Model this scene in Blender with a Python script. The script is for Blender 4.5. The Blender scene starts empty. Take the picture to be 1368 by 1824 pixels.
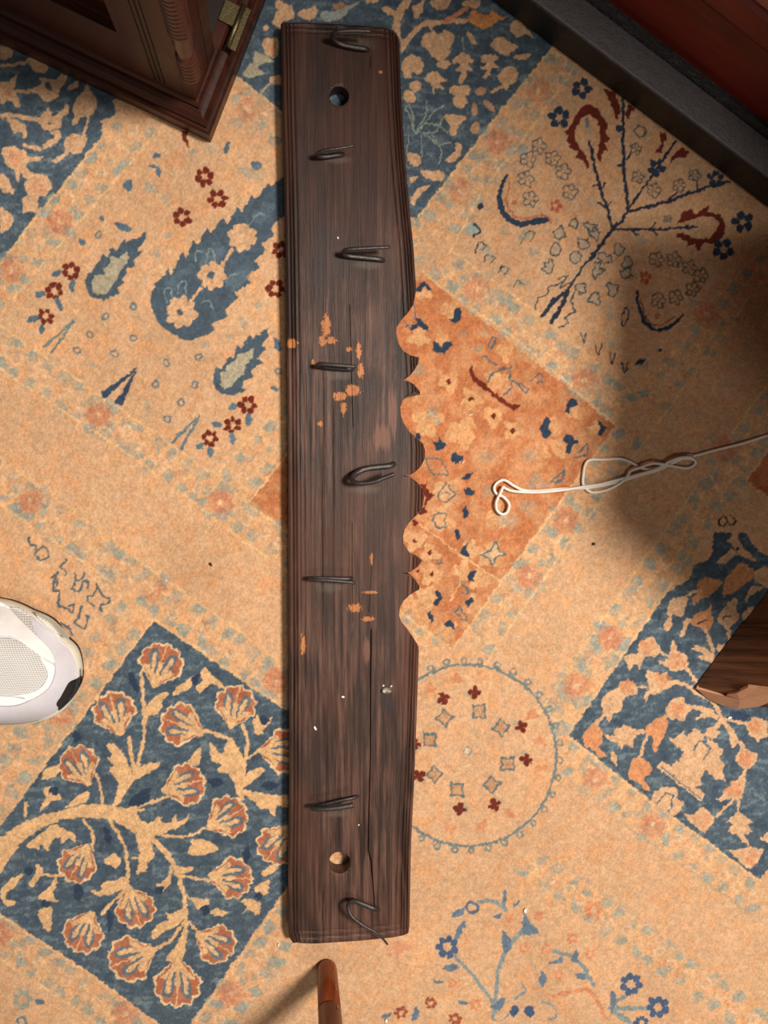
import bpy, bmesh, math, random
import numpy as np
from mathutils import Vector, Matrix
from mathutils.geometry import delaunay_2d_cdt

# ------------------------------------------------------------------ camera
SC = bpy.context.scene
W_PX, H_PX, F_PX = 1368.0, 1824.0, 1400.0
CAM_H = 0.78                       # camera height above the carpet
NADIR = (490.0, 750.0)             # photo pixel straight below the camera
_zc = -Vector((NADIR[0]-W_PX/2, -(NADIR[1]-H_PX/2), -F_PX)).normalized()
_xc = (Vector((1, 0, 0)) - _zc.x*_zc).normalized()
_yc = _zc.cross(_xc)
RC = Matrix((_xc, _yc, _zc))       # camera -> world
cam_data = bpy.data.cameras.new('camera')
cam = bpy.data.objects.new('camera', cam_data)
SC.collection.objects.link(cam)
cam_data.sensor_fit = 'VERTICAL'
cam_data.sensor_height = 24.0
cam_data.lens = F_PX*24.0/H_PX
cam_data.clip_start = 0.01
cam.matrix_world = Matrix.Translation((0, 0, CAM_H)) @ RC.to_4x4()
SC.camera = cam

# ------------------------------------------------------------------ world, lights, exposure
world = bpy.data.worlds.new('room_light'); SC.world = world
world.use_nodes = True
world.node_tree.nodes['Background'].inputs[0].default_value = (1.0, 0.86, 0.74, 1)
world.node_tree.nodes['Background'].inputs[1].default_value = 0.10
def area(name, loc, target, size, power, col):
    d = bpy.data.lights.new(name, 'AREA'); d.shape = 'DISK'; d.size = size
    d.energy = power; d.color = col
    o = bpy.data.objects.new(name, d); SC.collection.objects.link(o)
    o.location = loc
    o.rotation_euler = (Vector(target)-Vector(loc)).to_track_quat('-Z', 'Y').to_euler()
    return o
area('ceiling_lamp', (0.98, 0.22, 2.15), (0.1, -0.25, 0), 0.46, 72, (1.0, 0.92, 0.83))
area('fill_light', (0.22, -0.95, 2.1), (0.1, -0.4, 0), 0.5, 7.0, (1.0, 0.94, 0.86))  # added fill light, brightens the lower end of the carpet
SC.view_settings.view_transform = 'Standard'
SC.view_settings.look = 'None'
SC.view_settings.gamma = 1.0
SC.view_settings.use_curve_mapping = False
SC.view_settings.exposure = 0.0

# ------------------------------------------------------------------ helpers
def ray(px, py):
    return RC @ Vector(((px-W_PX/2)/F_PX, -(py-H_PX/2)/F_PX, -1.0))
def P(px, py, z=0.0):
    d = ray(px, py); t = (z-CAM_H)/d.z
    return Vector((d.x*t, d.y*t, z))
def on_plane(px, py, p0, n):
    d = ray(px, py); o = Vector((0, 0, CAM_H))
    return o + d*((p0-o).dot(n)/d.dot(n))
def s2l(c):
    return tuple(((v/255.0+0.055)/1.055)**2.4 if v/255.0 > 0.04045 else v/255.0/12.92 for v in c)
def link(o, parent=None):
    SC.collection.objects.link(o)
    if parent is not None: o.parent = parent
    return o
def mesh_obj(name, verts, faces, mat, parent=None, smooth=False):
    m = bpy.data.meshes.new(name)
    m.from_pydata([tuple(v) for v in verts], [], faces)
    m.validate(); m.update()
    if mat: m.materials.append(mat)
    if smooth:
        m.polygons.foreach_set('use_smooth', [True]*len(m.polygons))
    return link(bpy.data.objects.new(name, m), parent)
def bm_obj(name, bm, mat, parent=None, smooth=False):
    bmesh.ops.recalc_face_normals(bm, faces=bm.faces)
    m = bpy.data.meshes.new(name); bm.to_mesh(m); bm.free()
    if mat: m.materials.append(mat)
    if smooth:
        m.polygons.foreach_set('use_smooth', [True]*len(m.polygons))
    return link(bpy.data.objects.new(name, m), parent)
def thing(name, label, cat, loc=(0, 0, 0), group=None):
    o = bpy.data.objects.new(name, None); SC.collection.objects.link(o)
    o.location = loc; o.empty_display_size = 0.02
    tag(o, label, cat, group); return o
def tag(o, label, cat, group=None):
    o['label'] = label; o['category'] = cat
    if group: o['group'] = group
    return o
def catmull(pts, closed=False, sub=6):
    pts = [np.array(p, float) for p in pts]; n = len(pts); out = []
    rng = range(n) if closed else range(n-1)
    for i in rng:
        p1, p2 = pts[i], pts[(i+1) % n]
        p0 = pts[(i-1) % n] if closed or i > 0 else 2*p1-p2
        p3 = pts[(i+2) % n] if closed or i < n-2 else 2*p2-p1
        for k in range(sub):
            t = k/sub
            out.append(0.5*((2*p1)+(-p0+p2)*t+(2*p0-5*p1+4*p2-p3)*t*t+(-p0+3*p1-3*p2+p3)*t**3))
    if not closed: out.append(pts[-1])
    return out
def tube(name, path, rad, mat, parent=None, seg=10, flat=1.0, cap=True):
    """sweep a round section along path (list of Vector); rad float or list"""
    n = len(path); path = [Vector(p) for p in path]
    if not hasattr(rad, '__len__'): rad = [rad]*n
    verts, faces = [], []
    up = Vector((0, 0, 1)); prev = None
    for i, p in enumerate(path):
        t = (path[min(i+1, n-1)]-path[max(i-1, 0)])
        if t.length < 1e-9: t = Vector((1, 0, 0))
        t.normalize()
        if prev is None:
            a = t.cross(up)
            if a.length < 1e-4: a = t.cross(Vector((0, 1, 0)))
            a.normalize()
        else:
            a = prev - t*prev.dot(t); a.normalize()
        prev = a; b = t.cross(a)
        for k in range(seg):
            an = 2*math.pi*k/seg
            verts.append(p + a*math.cos(an)*rad[i] + b*math.sin(an)*rad[i]*flat)
    for i in range(n-1):
        for k in range(seg):
            k2 = (k+1) % seg
            faces.append((i*seg+k, i*seg+k2, (i+1)*seg+k2, (i+1)*seg+k))
    if cap:
        faces.append(tuple(reversed(range(seg))))
        faces.append(tuple(range((n-1)*seg, n*seg)))
    return mesh_obj(name, verts, faces, mat, parent, smooth=True)
def prism(name, base, offset, mat, parent=None):
    """base: list of Vector (polygon); offset: Vector"""
    n = len(base); v = [Vector(b) for b in base]+[Vector(b)+offset for b in base]
    f = [tuple(range(n)), tuple(reversed(range(n, 2*n)))]
    for i in range(n): f.append((i, (i+1) % n, n+(i+1) % n, n+i))
    bm = bmesh.new(); bv = [bm.verts.new(x) for x in v]
    for q in f: bm.faces.new([bv[i] for i in q])
    return bm_obj(name, bm, mat, parent)

# ------------------------------------------------------------------ materials
def nodemat(name):
    m = bpy.data.materials.new(name); m.use_nodes = True
    nt = m.node_tree; b = nt.nodes['Principled BSDF']
    return m, nt, b
class NB:
    def __init__(s, nt): s.nt = nt
    def n(s, t, **kw):
        nd = s.nt.nodes.new(t)
        for k, v in kw.items(): setattr(nd, k, v)
        return nd
    def put(s, sock, v):
        if hasattr(v, 'is_output'): s.nt.links.new(v, sock)
        else: sock.default_value = v
    def math(s, op, a, b=None, c=None, clamp=False):
        nd = s.n('ShaderNodeMath', operation=op, use_clamp=clamp)
        s.put(nd.inputs[0], a)
        if b is not None: s.put(nd.inputs[1], b)
        if c is not None: s.put(nd.inputs[2], c)
        return nd.outputs[0]
    def mix(s, f, a, b, mode='MIX'):
        nd = s.n('ShaderNodeMix', data_type='RGBA', blend_type=mode)
        s.put(nd.inputs[0], f)
        s.put(nd.inputs[6], a if hasattr(a, 'is_output') else (*a, 1))
        s.put(nd.inputs[7], b if hasattr(b, 'is_output') else (*b, 1))
        return nd.outputs[2]
    def ramp(s, v, lo, hi):
        nd = s.n('ShaderNodeMapRange', interpolation_type='SMOOTHSTEP')
        s.put(nd.inputs[0], v); nd.inputs[1].default_value = lo; nd.inputs[2].default_value = hi
        return nd.outputs[0]
    def coord(s, kind='Object', scale=(1, 1, 1), rot=(0, 0, 0)):
        tc = s.n('ShaderNodeTexCoord'); mp = s.n('ShaderNodeMapping')
        s.nt.links.new(tc.outputs[kind], mp.inputs[0])
        mp.inputs['Scale'].default_value = scale; mp.inputs['Rotation'].default_value = rot
        return mp.outputs[0]
    def noise(s, vec, scale, detail=4, rough=0.55, dist=0.0):
        nd = s.n('ShaderNodeTexNoise'); s.put(nd.inputs['Vector'], vec)
        nd.inputs['Scale'].default_value = scale; nd.inputs['Detail'].default_value = detail
        nd.inputs['Roughness'].default_value = rough; nd.inputs['Distortion'].default_value = dist
        return nd.outputs['Fac']
    def bump(s, h, strength, dist, bsdf):
        nd = s.n('ShaderNodeBump'); nd.inputs['Strength'].default_value = strength
        nd.inputs['Distance'].default_value = dist; s.put(nd.inputs['Height'], h)
        s.nt.links.new(nd.outputs[0], bsdf.inputs['Normal'])
def simple_mat(name, col, rough=0.5, metal=0.0, var=0.15, scale=60.0, bump=0.0, spec=0.5, stretch=(1, 1, 1)):
    m, nt, b = nodemat(name); q = NB(nt)
    v = q.coord('Object', stretch)
    f = q.noise(v, scale)
    c = s2l(col)
    q.put(b.inputs['Base Color'], q.mix(f, tuple(x*(1-var*1.6) for x in c), tuple(min(1, x*(1+var*1.6)) for x in c)))
    b.inputs['Roughness'].default_value = rough; b.inputs['Metallic'].default_value = metal
    b.inputs['Specular IOR Level'].default_value = spec
    if bump: q.bump(q.noise(v, scale*4), bump, 0.001, b)
    return m
def wood_mat(name, dark, light, direction, rough=0.4, ring=90.0, bump=0.25, spec=0.5):
    """grain stretched along a world direction"""
    m, nt, b = nodemat(name); q = NB(nt)
    d = Vector(direction).normalized()
    tc = q.n('ShaderNodeTexCoord')
    dot = q.n('ShaderNodeVectorMath', operation='DOT_PRODUCT')
    nt.links.new(tc.outputs['Object'], dot.inputs[0]); dot.inputs[1].default_value = d
    sc = q.n('ShaderNodeVectorMath', operation='SCALE'); sc.inputs[0].default_value = d*-0.93
    nt.links.new(dot.outputs['Value'], sc.inputs['Scale'])
    ad = q.n('ShaderNodeVectorMath', operation='ADD')
    nt.links.new(tc.outputs['Object'], ad.inputs[0]); nt.links.new(sc.outputs[0], ad.inputs[1])
    g = q.noise(ad.outputs[0], ring, 5, 0.6, 0.6)
    g2 = q.noise(ad.outputs[0], ring*5, 3, 0.6)
    f = q.ramp(q.math('ADD', q.math('MULTIPLY', g, 0.75), q.math('MULTIPLY', g2, 0.25)), 0.34, 0.66)
    q.put(b.inputs['Base Color'], q.mix(f, s2l(dark), s2l(light)))
    b.inputs['Roughness'].default_value = rough
    b.inputs['Specular IOR Level'].default_value = spec
    q.bump(f, bump, 0.0006, b)
    return m
# ------------------------------------------------------------------ carpet: pattern woven into a dense mesh
STEP = 0.00095                      # one knot
CN = [P(0, 0), P(1368, 0), P(1368, 1824), P(0, 1824)]
MG = 0.22                           # pattern goes on beyond the photograph's frame
X0 = min(c.x for c in CN)-MG; X1 = max(c.x for c in CN)+MG
Y0 = min(c.y for c in CN)-MG; Y1 = max(c.y for c in CN)+MG
NX = int((X1-X0)/STEP); NY = int((Y1-Y0)/STEP)
SX, SY = NX*2, NY*2                 # two samples per knot each way
rs = np.random.RandomState(7)
def vnoise(h, w, cell_y, cell_x, seed):
    r = np.random.RandomState(seed)
    gh, gw = int(h/cell_y)+3, int(w/cell_x)+3
    g = r.rand(gh, gw).astype(np.float32)
    y = np.arange(h)/cell_y; x = np.arange(w)/cell_x
    yi = y.astype(int); xi = x.astype(int)
    fy = (y-yi)[:, None].astype(np.float32); fx = (x-xi)[None, :].astype(np.float32)
    fy = fy*fy*(3-2*fy); fx = fx*fx*(3-2*fx)
    a = g[yi][:, xi]; b = g[yi][:, xi+1]; c = g[yi+1][:, xi]; d = g[yi+1][:, xi+1]
    return (a*(1-fx)+b*fx)*(1-fy)+(c*(1-fx)+d*fx)*fy
wx = X0+(np.arange(SX)+0.5)*STEP/2; wy = Y0+(np.arange(SY)+0.5)*STEP/2
# world (x, y, 0) -> photo pixel, so that traced pixel outlines land at their place on the floor
_d = np.stack(np.broadcast_arrays(wx[None, :], wy[:, None], np.float64(-CAM_H)), -1).astype(np.float32)
_R = np.array(RC, dtype=np.float32)
_c = _d @ _R                        # rows: world->camera (R^T d)
U = (W_PX/2+F_PX*_c[..., 0]/-_c[..., 2]).astype(np.float32)
V = (H_PX/2-F_PX*_c[..., 1]/-_c[..., 2]).astype(np.float32)
del _d, _c
U += (vnoise(SY, SX, 5, 5, 1)-0.5)*4.2+(vnoise(SY, SX, 13, 13, 3)-0.5)*2.5
V += (vnoise(SY, SX, 5, 5, 2)-0.5)*4.2+(vnoise(SY, SX, 13, 13, 4)-0.5)*2.5
WOOL = vnoise(SY, SX, 3, 3, 5)*0.5+vnoise(SY, SX, 8, 8, 6)*0.3+vnoise(SY, SX, 30, 30, 8)*0.2
MOT = vnoise(SY, SX, 16, 16, 9)*0.6+vnoise(SY, SX, 50, 50, 10)*0.4
STREAK = vnoise(SY, SX, 7, 22, 12)

SAND = (214, 170, 130); PALE = (228, 190, 150); CREAM = (230, 190, 145)
NAVY = (77, 92, 104); INK = (48, 62, 82); SLATE = (104, 124, 134)
GREY = (152, 158, 148); RUST = (176, 104, 74); ROSE = (208, 140, 100)
DRED = (110, 42, 28); ORNG = (201, 132, 86); STONE = (176, 164, 138)
CV = np.empty((SY, SX, 3), np.float32)
CV[:] = np.array(SAND, np.float32)/255
BIG = vnoise(SY, SX, 150, 150, 21)*0.6+vnoise(SY, SX, 60, 60, 22)*0.4
CV *= (0.94+0.12*BIG)[..., None]
_o = np.array([1.03, 0.965, 0.90], np.float32)
_k = np.clip((vnoise(SY, SX, 24, 24, 23)*0.6+vnoise(SY, SX, 9, 9, 24)*0.4-0.45)*2.5, 0, 1)[..., None]
CV *= 1+(_o-1)*_k

CROP = dict(a=(0, 0, 2.736), b=(0, 240, 2.631), c=(0, 680, 2.631), d=(0, 1080, 2.631), e=(0, 1420, 2.631),
            f=(480, 0, 2.736), g=(868, 0, 2.736), h=(700, 340, 2.048), i=(700, 480, 3.257), j=(700, 820, 3.257),
            k=(700, 1140, 3.257), l=(960, 880, 3.353), m=(960, 1220, 3.353), n=(640, 1520, 1.879),
            o=(1060, 600, 4.442), p=(280, 0, 6.218), x=(0, 0, 1.0))
def pp(s, cr='x'):
    """'x,y x,y ...' measured in an enlarged detail -> photo pixels"""
    x0, y0, k = CROP[cr]
    if isinstance(s, str): s = [tuple(float(v) for v in t.split(',')) for t in s.split()]
    return [(x0+p[0]/k, y0+p[1]/k) for p in s]
def window(pts, m):
    us = [p[0] for p in pts]; vs = [p[1] for p in pts]
    q = [P(a, b) for a in (min(us)-m, max(us)+m) for b in (min(vs)-m, max(vs)+m)]
    i0 = max(0, int((min(v.y for v in q)-Y0)/STEP*2)-2); i1 = min(SY, int((max(v.y for v in q)-Y0)/STEP*2)+3)
    j0 = max(0, int((min(v.x for v in q)-X0)/STEP*2)-2); j1 = min(SX, int((max(v.x for v in q)-X0)/STEP*2)+3)
    return (slice(i0, i1), slice(j0, j1)) if i1 > i0 and j1 > j0 else None
def paint(w, mask, col, alpha=1.0, mottle=0.0):
    c = np.array(col, np.float32)/255
    a = mask.astype(np.float32)*alpha
    if mottle: a = a*np.clip(1-mottle+(MOT[w]-0.5)*3.2*mottle+mottle*0.5, 0, 1)
    sh = (0.86+0.28*WOOL[w])[..., None]
    t = CV[w]; t += (c*sh-t)*a[..., None]
def poly(s, col, cr='x', smooth=False, alpha=1.0, mottle=0.0):
    pts = pp(s, cr)
    if smooth: pts = [tuple(p) for p in catmull(pts, True, 5)]
    w = window(pts, 5)
    if w is None: return
    u, v = U[w], V[w]; ins = np.zeros(u.shape, bool); n = len(pts)
    for i in range(n):
        xa, ya = pts[i]; xb, yb = pts[(i+1) % n]
        if ya == yb: continue
        ins ^= ((ya > v) != (yb > v)) & (u < (xb-xa)*(v-ya)/(yb-ya)+xa)
    paint(w, ins, col, alpha, mottle)
def stroke(s, wd, col, cr='x', smooth=True, alpha=1.0, closed=False):
    """wd in crop units, or (start, end)"""
    k = CROP[cr][2]; pts = pp(s, cr)
    if smooth and len(pts) > 2: pts = [tuple(p) for p in catmull(pts, closed, 5)]
    if closed: pts = pts+[pts[0]]
    w0, w1 = (wd if hasattr(wd, '__len__') else (wd, wd)); w0 /= 2*k; w1 /= 2*k
    w0 = max(w0, 1.25); w1 = max(w1, 1.25)
    w = window(pts, max(w0, w1)+5)
    if w is None: return
    u, v = U[w], V[w]; ins = np.zeros(u.shape, bool); n = len(pts)
    for i in range(n-1):
        xa, ya = pts[i]; dx, dy = pts[i+1][0]-xa, pts[i+1][1]-ya
        L = dx*dx+dy*dy
        if L < 1e-9: continue
        t = np.clip(((u-xa)*dx+(v-ya)*dy)/L, 0, 1)
        r = w0+(w1-w0)*(i+t)/(n-1)
        ins |= (u-xa-t*dx)**2+(v-ya-t*dy)**2 < r*r
    paint(w, ins, col, alpha)
def oval(cx, cy, rx, ry, col, cr='x', ang=0.0, alpha=1.0, mottle=0.0):
    k = CROP[cr][2]; (cx, cy), = pp([(cx, cy)], cr); rx /= k; ry /= k
    m = max(rx, ry); w = window([(cx-m, cy-m), (cx+m, cy+m)], 4)
    if w is None: return
    u, v = U[w]-cx, V[w]-cy; ca, sa = math.cos(math.radians(ang)), math.sin(math.radians(ang))
    a_, b_ = (u*ca+v*sa)/rx, (v*ca-u*sa)/ry
    lim = 1.0
    if mottle:                       # worn patches have ragged outlines
        th = np.arctan2(b_, a_); f1, f2 = rs.rand()*6.28, rs.rand()*6.28
        lim = (1+0.20*np.sin(3*th+f1)+0.16*np.sin(5*th+f2))**2
    paint(w, a_**2+b_**2 < lim, col, alpha, mottle)
def ring(cx, cy, r, wd, col, cr='x', alpha=1.0, n=14):
    stroke([(cx+r*math.cos(2*math.pi*i/n), cy+r*math.sin(2*math.pi*i/n)) for i in range(n)], wd, col, cr, False, alpha, True)
def rosette(cx, cy, r, col, cr='x', n=5, pr=0.42, rot=None, hub=0.0, alpha=1.0):
    rot = rs.rand()*6 if rot is None else rot
    for i in range(n):
        a = rot+2*math.pi*i/n
        oval(cx+r*0.68*math.cos(a), cy+r*0.68*math.sin(a), r*pr, r*pr*0.9, col, cr, math.degrees(a), alpha)
    if hub: oval(cx, cy, r*hub, r*hub, col, cr, 0, alpha)
def outline_flower(cx, cy, r, wd, col, cr):
    pts = [(cx+r*(0.86+0.16*math.cos(5*t))*math.cos(t), cy+r*(0.86+0.16*math.cos(5*t))*math.sin(t))
           for t in [2*math.pi*i/30 for i in range(30)]]
    stroke(pts, wd, col, cr, False, 0.85, True)
    for i in range(5):
        t = 2*math.pi*(i+0.5)/5
        stroke([(cx+r*.68*math.cos(t), cy+r*.68*math.sin(t)), (cx+r*.25*math.cos(t), cy+r*.25*math.sin(t))], wd*.8, col, cr, False, 0.7)
def motifs(cr, col, txt, smooth=True, alpha=1.0, mottle=0.0):
    for ln in txt.strip().splitlines():
        if ln.strip(): poly(ln.strip(), col, cr, smooth, alpha, mottle)
def strokes(cr, col, txt, smooth=True, alpha=1.0):
    """each line: width[:end] | points"""
    for ln in txt.strip().splitlines():
        wd, s = ln.split('|'); wd = [float(v) for v in wd.split(':')]
        stroke(s.strip(), (wd[0], wd[-1]), col, cr, smooth, alpha)
def band(a0, a1, b0, b1, seed, skip=()):
    """border band between line a and line b: pale edge lines, worn rosettes, grey leaf scraps"""
    r = random.Random(seed)
    a0, a1, b0, b1 = (np.array(v, float) for v in (a0, a1, b0, b1))
    L = np.linalg.norm(a1-a0); wdt = np.linalg.norm((a0+a1)/2-(b0+b1)/2)
    poly([a0, a1, b1, b0], (228, 174, 122), alpha=0.55, mottle=0.5)
    n = int(L/33)
    at = lambda t, s: (a0+(a1-a0)*t)*(1-s)+(b0+(b1-b0)*t)*s
    for i in range(n):
        t = (i+0.5+r.uniform(-.12, .12))/n
        for s in (0.16, 0.84):
            c = at(t+r.uniform(-.2, .2)/n+(0.5/n if s > .5 else 0), s+r.uniform(-.05, .05))
            p = [(c[0]+wdt*0.24*r.uniform(.4, 1.2)*math.cos(q), c[1]+wdt*0.20*r.uniform(.4, 1.2)*math.sin(q)) for q in [k*math.pi/4.5 for k in range(9)]]
            poly(p, GREY, alpha=0.8, mottle=0.5)
        c = at(t+0.3/n, 0.5+r.uniform(-.1, .1))
        ring(c[0]+r.uniform(-3, 3), c[1], wdt*.14, 4, PALE, alpha=0.7)
        c = at(t, 0.5+r.uniform(-.2, .2))
        oval(c[0], c[1], wdt*.17, wdt*.12, ROSE, alpha=0.38, mottle=0.7, ang=r.uniform(0, 90))
        c = at(t+0.15/n, 0.5+r.uniform(-.25, .25))
        oval(c[0], c[1], wdt*.07, wdt*.1, GREY, alpha=0.5, mottle=0.5)
def roset(*pts, r=25):
    for (x, y) in pts:
        for k in range(8):
            a = k*math.pi/4+0.2
            oval(x+r*.62*math.cos(a), y+r*.62*math.sin(a), r*.36, r*.36, (200, 130, 96), alpha=0.62, mottle=0.55)
        oval(x, y, r*.62, r*.62, (202, 136, 102), alpha=0.6, mottle=0.6)
        oval(x, y, r*.16, r*.16, PALE, alpha=0.8)
        for k in range(4):
            a = k*math.pi/2+0.75
            oval(x+r*1.25*math.cos(a), y+r*1.2*math.sin(a), r*.36, r*.3, GREY, alpha=0.6, mottle=0.4)
def edge(s, w=4.0, cr='x', col=(231, 184, 132), alpha=0.85):
    stroke(s, w, col, cr, False, alpha)

# --- grounds of the panels
PN_UL = '-330,869 7,460 69,376 110,331 172,252 205,200 250,140 20,-170 -500,560'
PN_TOP = '330,60 430,141 500,195 738,392 743,387 798,318 882,208 980,86 1200,-190 860,-480 60,-145'
PN_BL = '275,1107 509,1266 570,1308 690,1330 509,1583 338,1824 318,1850 163,1735 0,1627 -72,1577 8,1456 76,1369 171,1247 228,1167'
PN_BR = '1015,1310 1020,1297 1175,1074 1193,1053 1228,1032 1237,1005 1261,999 1270,984 1272,947 1303,949 1310,958 1318,948 1330,952 1352,984 1368,990 1600,1160 1620,1208 1354,1567 1202,1456 1157,1426'
PN_OR = '437,895 752,486 1097,758 807,1155'
poly(PN_OR, ORNG, alpha=0.95, mottle=0.22)
poly(PN_OR, (188, 112, 70), alpha=0.6, mottle=0.95)
poly('1330,857 1500,620 1660,790 1500,985', (176, 92, 58), mottle=0.2)
for pts in (PN_UL, PN_TOP, PN_BL, PN_BR):
    poly(pts, NAVY)
    q = pp(pts); w = window(q, 5)
    u, v = U[w], V[w]; ins = np.zeros(u.shape, bool)
    for i in range(len(q)):
        xa, ya = q[i]; xb, yb = q[(i+1) % len(q)]
        if ya != yb: ins ^= ((ya > v) != (yb > v)) & (u < (xb-xa)*(v-ya)/(yb-ya)+xa)
    st = np.clip((STREAK[w]*0.6+WOOL[w]*0.6-0.62)*4, 0, 1)
    paint(w, ins*st, (122, 136, 140), 0.65)
    paint(w, ins*np.clip((MOT[w]-0.55)*5, 0, 1), (56, 70, 86), 0.5)
# --- border bands with their pale edge lines
band((-300, 833), (205, 212), (-259, 857), (281, 234), 1)
band((-340, 340), (384, 847), (-340, 425), (342, 893), 2)
band((342, 893), (745, 1180), (384, 847), (790, 1137), 3)
band((388, 847), (560, 660), (441, 897), (600, 700), 4)
band((-340, 570), (560, 1225), (-340, 655), (500, 1262), 5)
band((222, 1057), (-60, 1420), (268, 1106), (-20, 1480), 6)
band((-72, 1582), (318, 1852), (-100, 1632), (250, 1880), 7)
band((342, 1826), (690, 1345), (400, 1850), (740, 1400), 8)
band((743, 389), (985, 86), (800, 452), (1030, 120), 9)
band((430, 145), (745, 395), (400, 190), (745, 470), 10)
band((752, 486), (1097, 758), (810, 450), (1130, 702), 11)
band((1130, 702), (1560, 215), (1169, 760), (1640, 170), 12)
band((1097, 758), (826, 1129), (1169, 760), (884, 1156), 13)
band((1560, 410), (1043, 1148), (1600, 480), (1100, 1180), 14)
band((1043, 1148), (960, 1270), (1175, 1074), (1012, 1300), 15)
band((1013, 1314), (1356, 1572), (985, 1362), (1340, 1630), 16)
band((960, 1518), (1640, 1990), (900, 1540), (1600, 2040), 17)
for s in ('-300,833 7,462 69,378 110,333 172,254 205,202', '-259,857 281,234', '-340,345 213,727 384,847 498,729 560,660',
          '-340,425 46,688 213,798 342,893 430,961 498,1007 740,1180', '441,897 600,700', '-340,570 140,916 273,1018 395,1102 560,1225',
          '-340,655 46,931 125,984 222,1055 152,1128 0,1330', '0,1707 144,1804 250,1880', '342,1828 510,1590 690,1345',
          '0,1630 163,1738 318,1852', '743,389 798,320 882,210 984,86', '800,452 856,345 952,219 1030,112', '430,143 500,197 738,394',
          '752,486 915,600 1097,758', '810,450 973,569 1130,702 1183,652 1305,501 1368,433 1560,215', '807,1155 900,1029 1007,881 1095,762',
          '437,895 807,1157', '858,1192 976,1020 1081,878 1169,760 1368,486 1600,170', '1560,410 1368,683 1299,780 1247,859 1148,996 1043,1148 960,1270',
          '1500,620 1330,857 1500,985', '1228,985 1175,1074 1018,1300', '1013,1314 1157,1428 1202,1458 1356,1571',
          '275,1104 228,1164 171,1244 76,1366 -72,1572', '275,1104 509,1264'):
    edge(s)
for s in ('985,1362 1094,1456 1240,1560 1368,1650', '960,1518 1073,1587 1252,1727', '418,1824 509,1715'):
    stroke(s, 3, GREY, 'x', False, 0.4)
roset((175, 739), (393, 895), (106, 395), (53, 893), (272, 1050), (492, 1213), (106, 1274), (224, 1806), (412, 1770), (0, 1663),
      (444, 197), (850, 514), (1042, 677), (820, 340), (886, 252), (959, 161), (943, 1026), (1088, 1136), (1026, 1223), (1008, 926),
      (1163, 1470), (1061, 1390), (20, 480), (1260, 560), (1290, 800))

# --- paisley panel
motifs('b', NAVY, '''
705,800 710,740 725,700 775,660 785,620 800,655 830,600 855,550 870,580 905,490 925,520 970,430 990,460 1045,390 1065,420 1110,340 1135,360 1180,280 1200,300 1255,225 1275,240 1330,195 1420,130 1400,300 1330,380 1270,430 1285,470 1230,510 1245,545 1195,590 1220,625 1150,660 1180,690 1100,740 1115,765 1050,820 1070,850 990,890 1010,915 940,950 890,968 840,955 790,920 740,880
400,690 405,650 430,640 445,610 470,590 480,560 505,575 520,525 540,545 585,490 590,510 680,460 680,490 645,540 665,550 620,590 640,615 590,630 600,650 570,680 585,690 545,720 560,745 510,760 490,775 440,765 410,740
995,1150 1005,1090 1040,1095 1070,1040 1090,1050 1115,980 1130,1000 1170,935 1180,960 1260,900 1255,940 1225,990 1250,1000 1200,1050 1235,1065 1175,1100 1195,1130 1150,1150 1130,1180 1155,1195 1090,1220 1040,1215 1005,1190
''', smooth=False)
for s in ('760,720 840,640 900,640 880,760 800,800', '930,560 1010,500 1060,560 960,640', '1180,380 1240,320 1290,330 1230,420', '1060,700 1150,600 1190,640 1100,730'):
    poly(s, SLATE, 'b', True, 0.6, 0.8)
motifs('b', STONE, '''
435,740 430,690 450,655 490,660 480,630 520,600 515,570 560,575 595,545 605,560 590,610 555,645 550,680 520,710 500,740 460,748
1030,1170 1035,1120 1060,1110 1060,1080 1105,1060 1110,1030 1150,1020 1190,995 1185,1050 1150,1080 1145,1120 1110,1140 1090,1175 1050,1195
''', smooth=False)
for cx, cy, r, h in ((1135, 480, 66, 0), (995, 660, 64, 17), (850, 830, 72, 13)):
    oval(cx, cy, r*.8, r*.8, SAND, 'b')
    rosette(cx, cy, r*1.02, SAND, 'b', 8, 0.36)
    if h: oval(cx-5, cy, h, h, NAVY, 'b')
strokes('b', SAND, '''
16|1085,540 1040,610
16|940,720 895,775''')
strokes('b', (130, 146, 150), '''
6|830,745 842,690 866,690 872,745
6|778,785 775,720 800,722 806,770
6|920,595 920,545 950,548
6|965,595 985,530 1012,592
6|945,790 975,780 1000,812
6|1170,420 1210,370 1240,380
6|1060,690 1080,660 1110,650''')
for q in ((958, 198, 46), (1020, 300, 47), (853, 385, 46), (333, 640, 43), (255, 733, 44), (213, 852, 41), (1315, 540, 42), (1290, 722, 46), (1160, 1267, 46)):
    rosette(*q, DRED, 'b', 6, 0.36)
for q in ((1090, 203, 42), (983, 265, 40)):
    rosette(*q, DRED, 'c', 6, 0.36)
for q in ((265, 650, 27, 15, -25), (340, 705, 14, 30, 10), (190, 745, 27, 14, -10), (275, 795, 15, 32, -25), (155, 865, 28, 15, -15), (193, 910, 15, 24, 0),
          (575, 432, 42, 15, 15), (600, 238, 22, 28, 20), (735, 95, 18, 14, 0), (718, 150, 20, 9, 10), (742, 172, 10, 22, 0), (475, 395, 10, 17, 0), (380, 505, 14, 19, -20),
          (1062, 62, 12, 28, 15), (1200, 145, 26, 20, 20), (1300, 985, 16, 32, -25), (1285, 1190, 20, 14, 20)):
    oval(q[0], q[1], q[2], q[3], (88, 108, 122), 'b', q[4])
for q in ((1090, 118, 27, 15, -20), (1165, 180, 16, 30, 0), (1015, 200, 27, 16, 10), (1088, 265, 15, 28, 0), (935, 302, 22, 14, -20), (985, 330, 16, 24, 0)):
    oval(q[0], q[1], q[2], q[3], (100, 120, 132), 'c', q[4])
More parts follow.
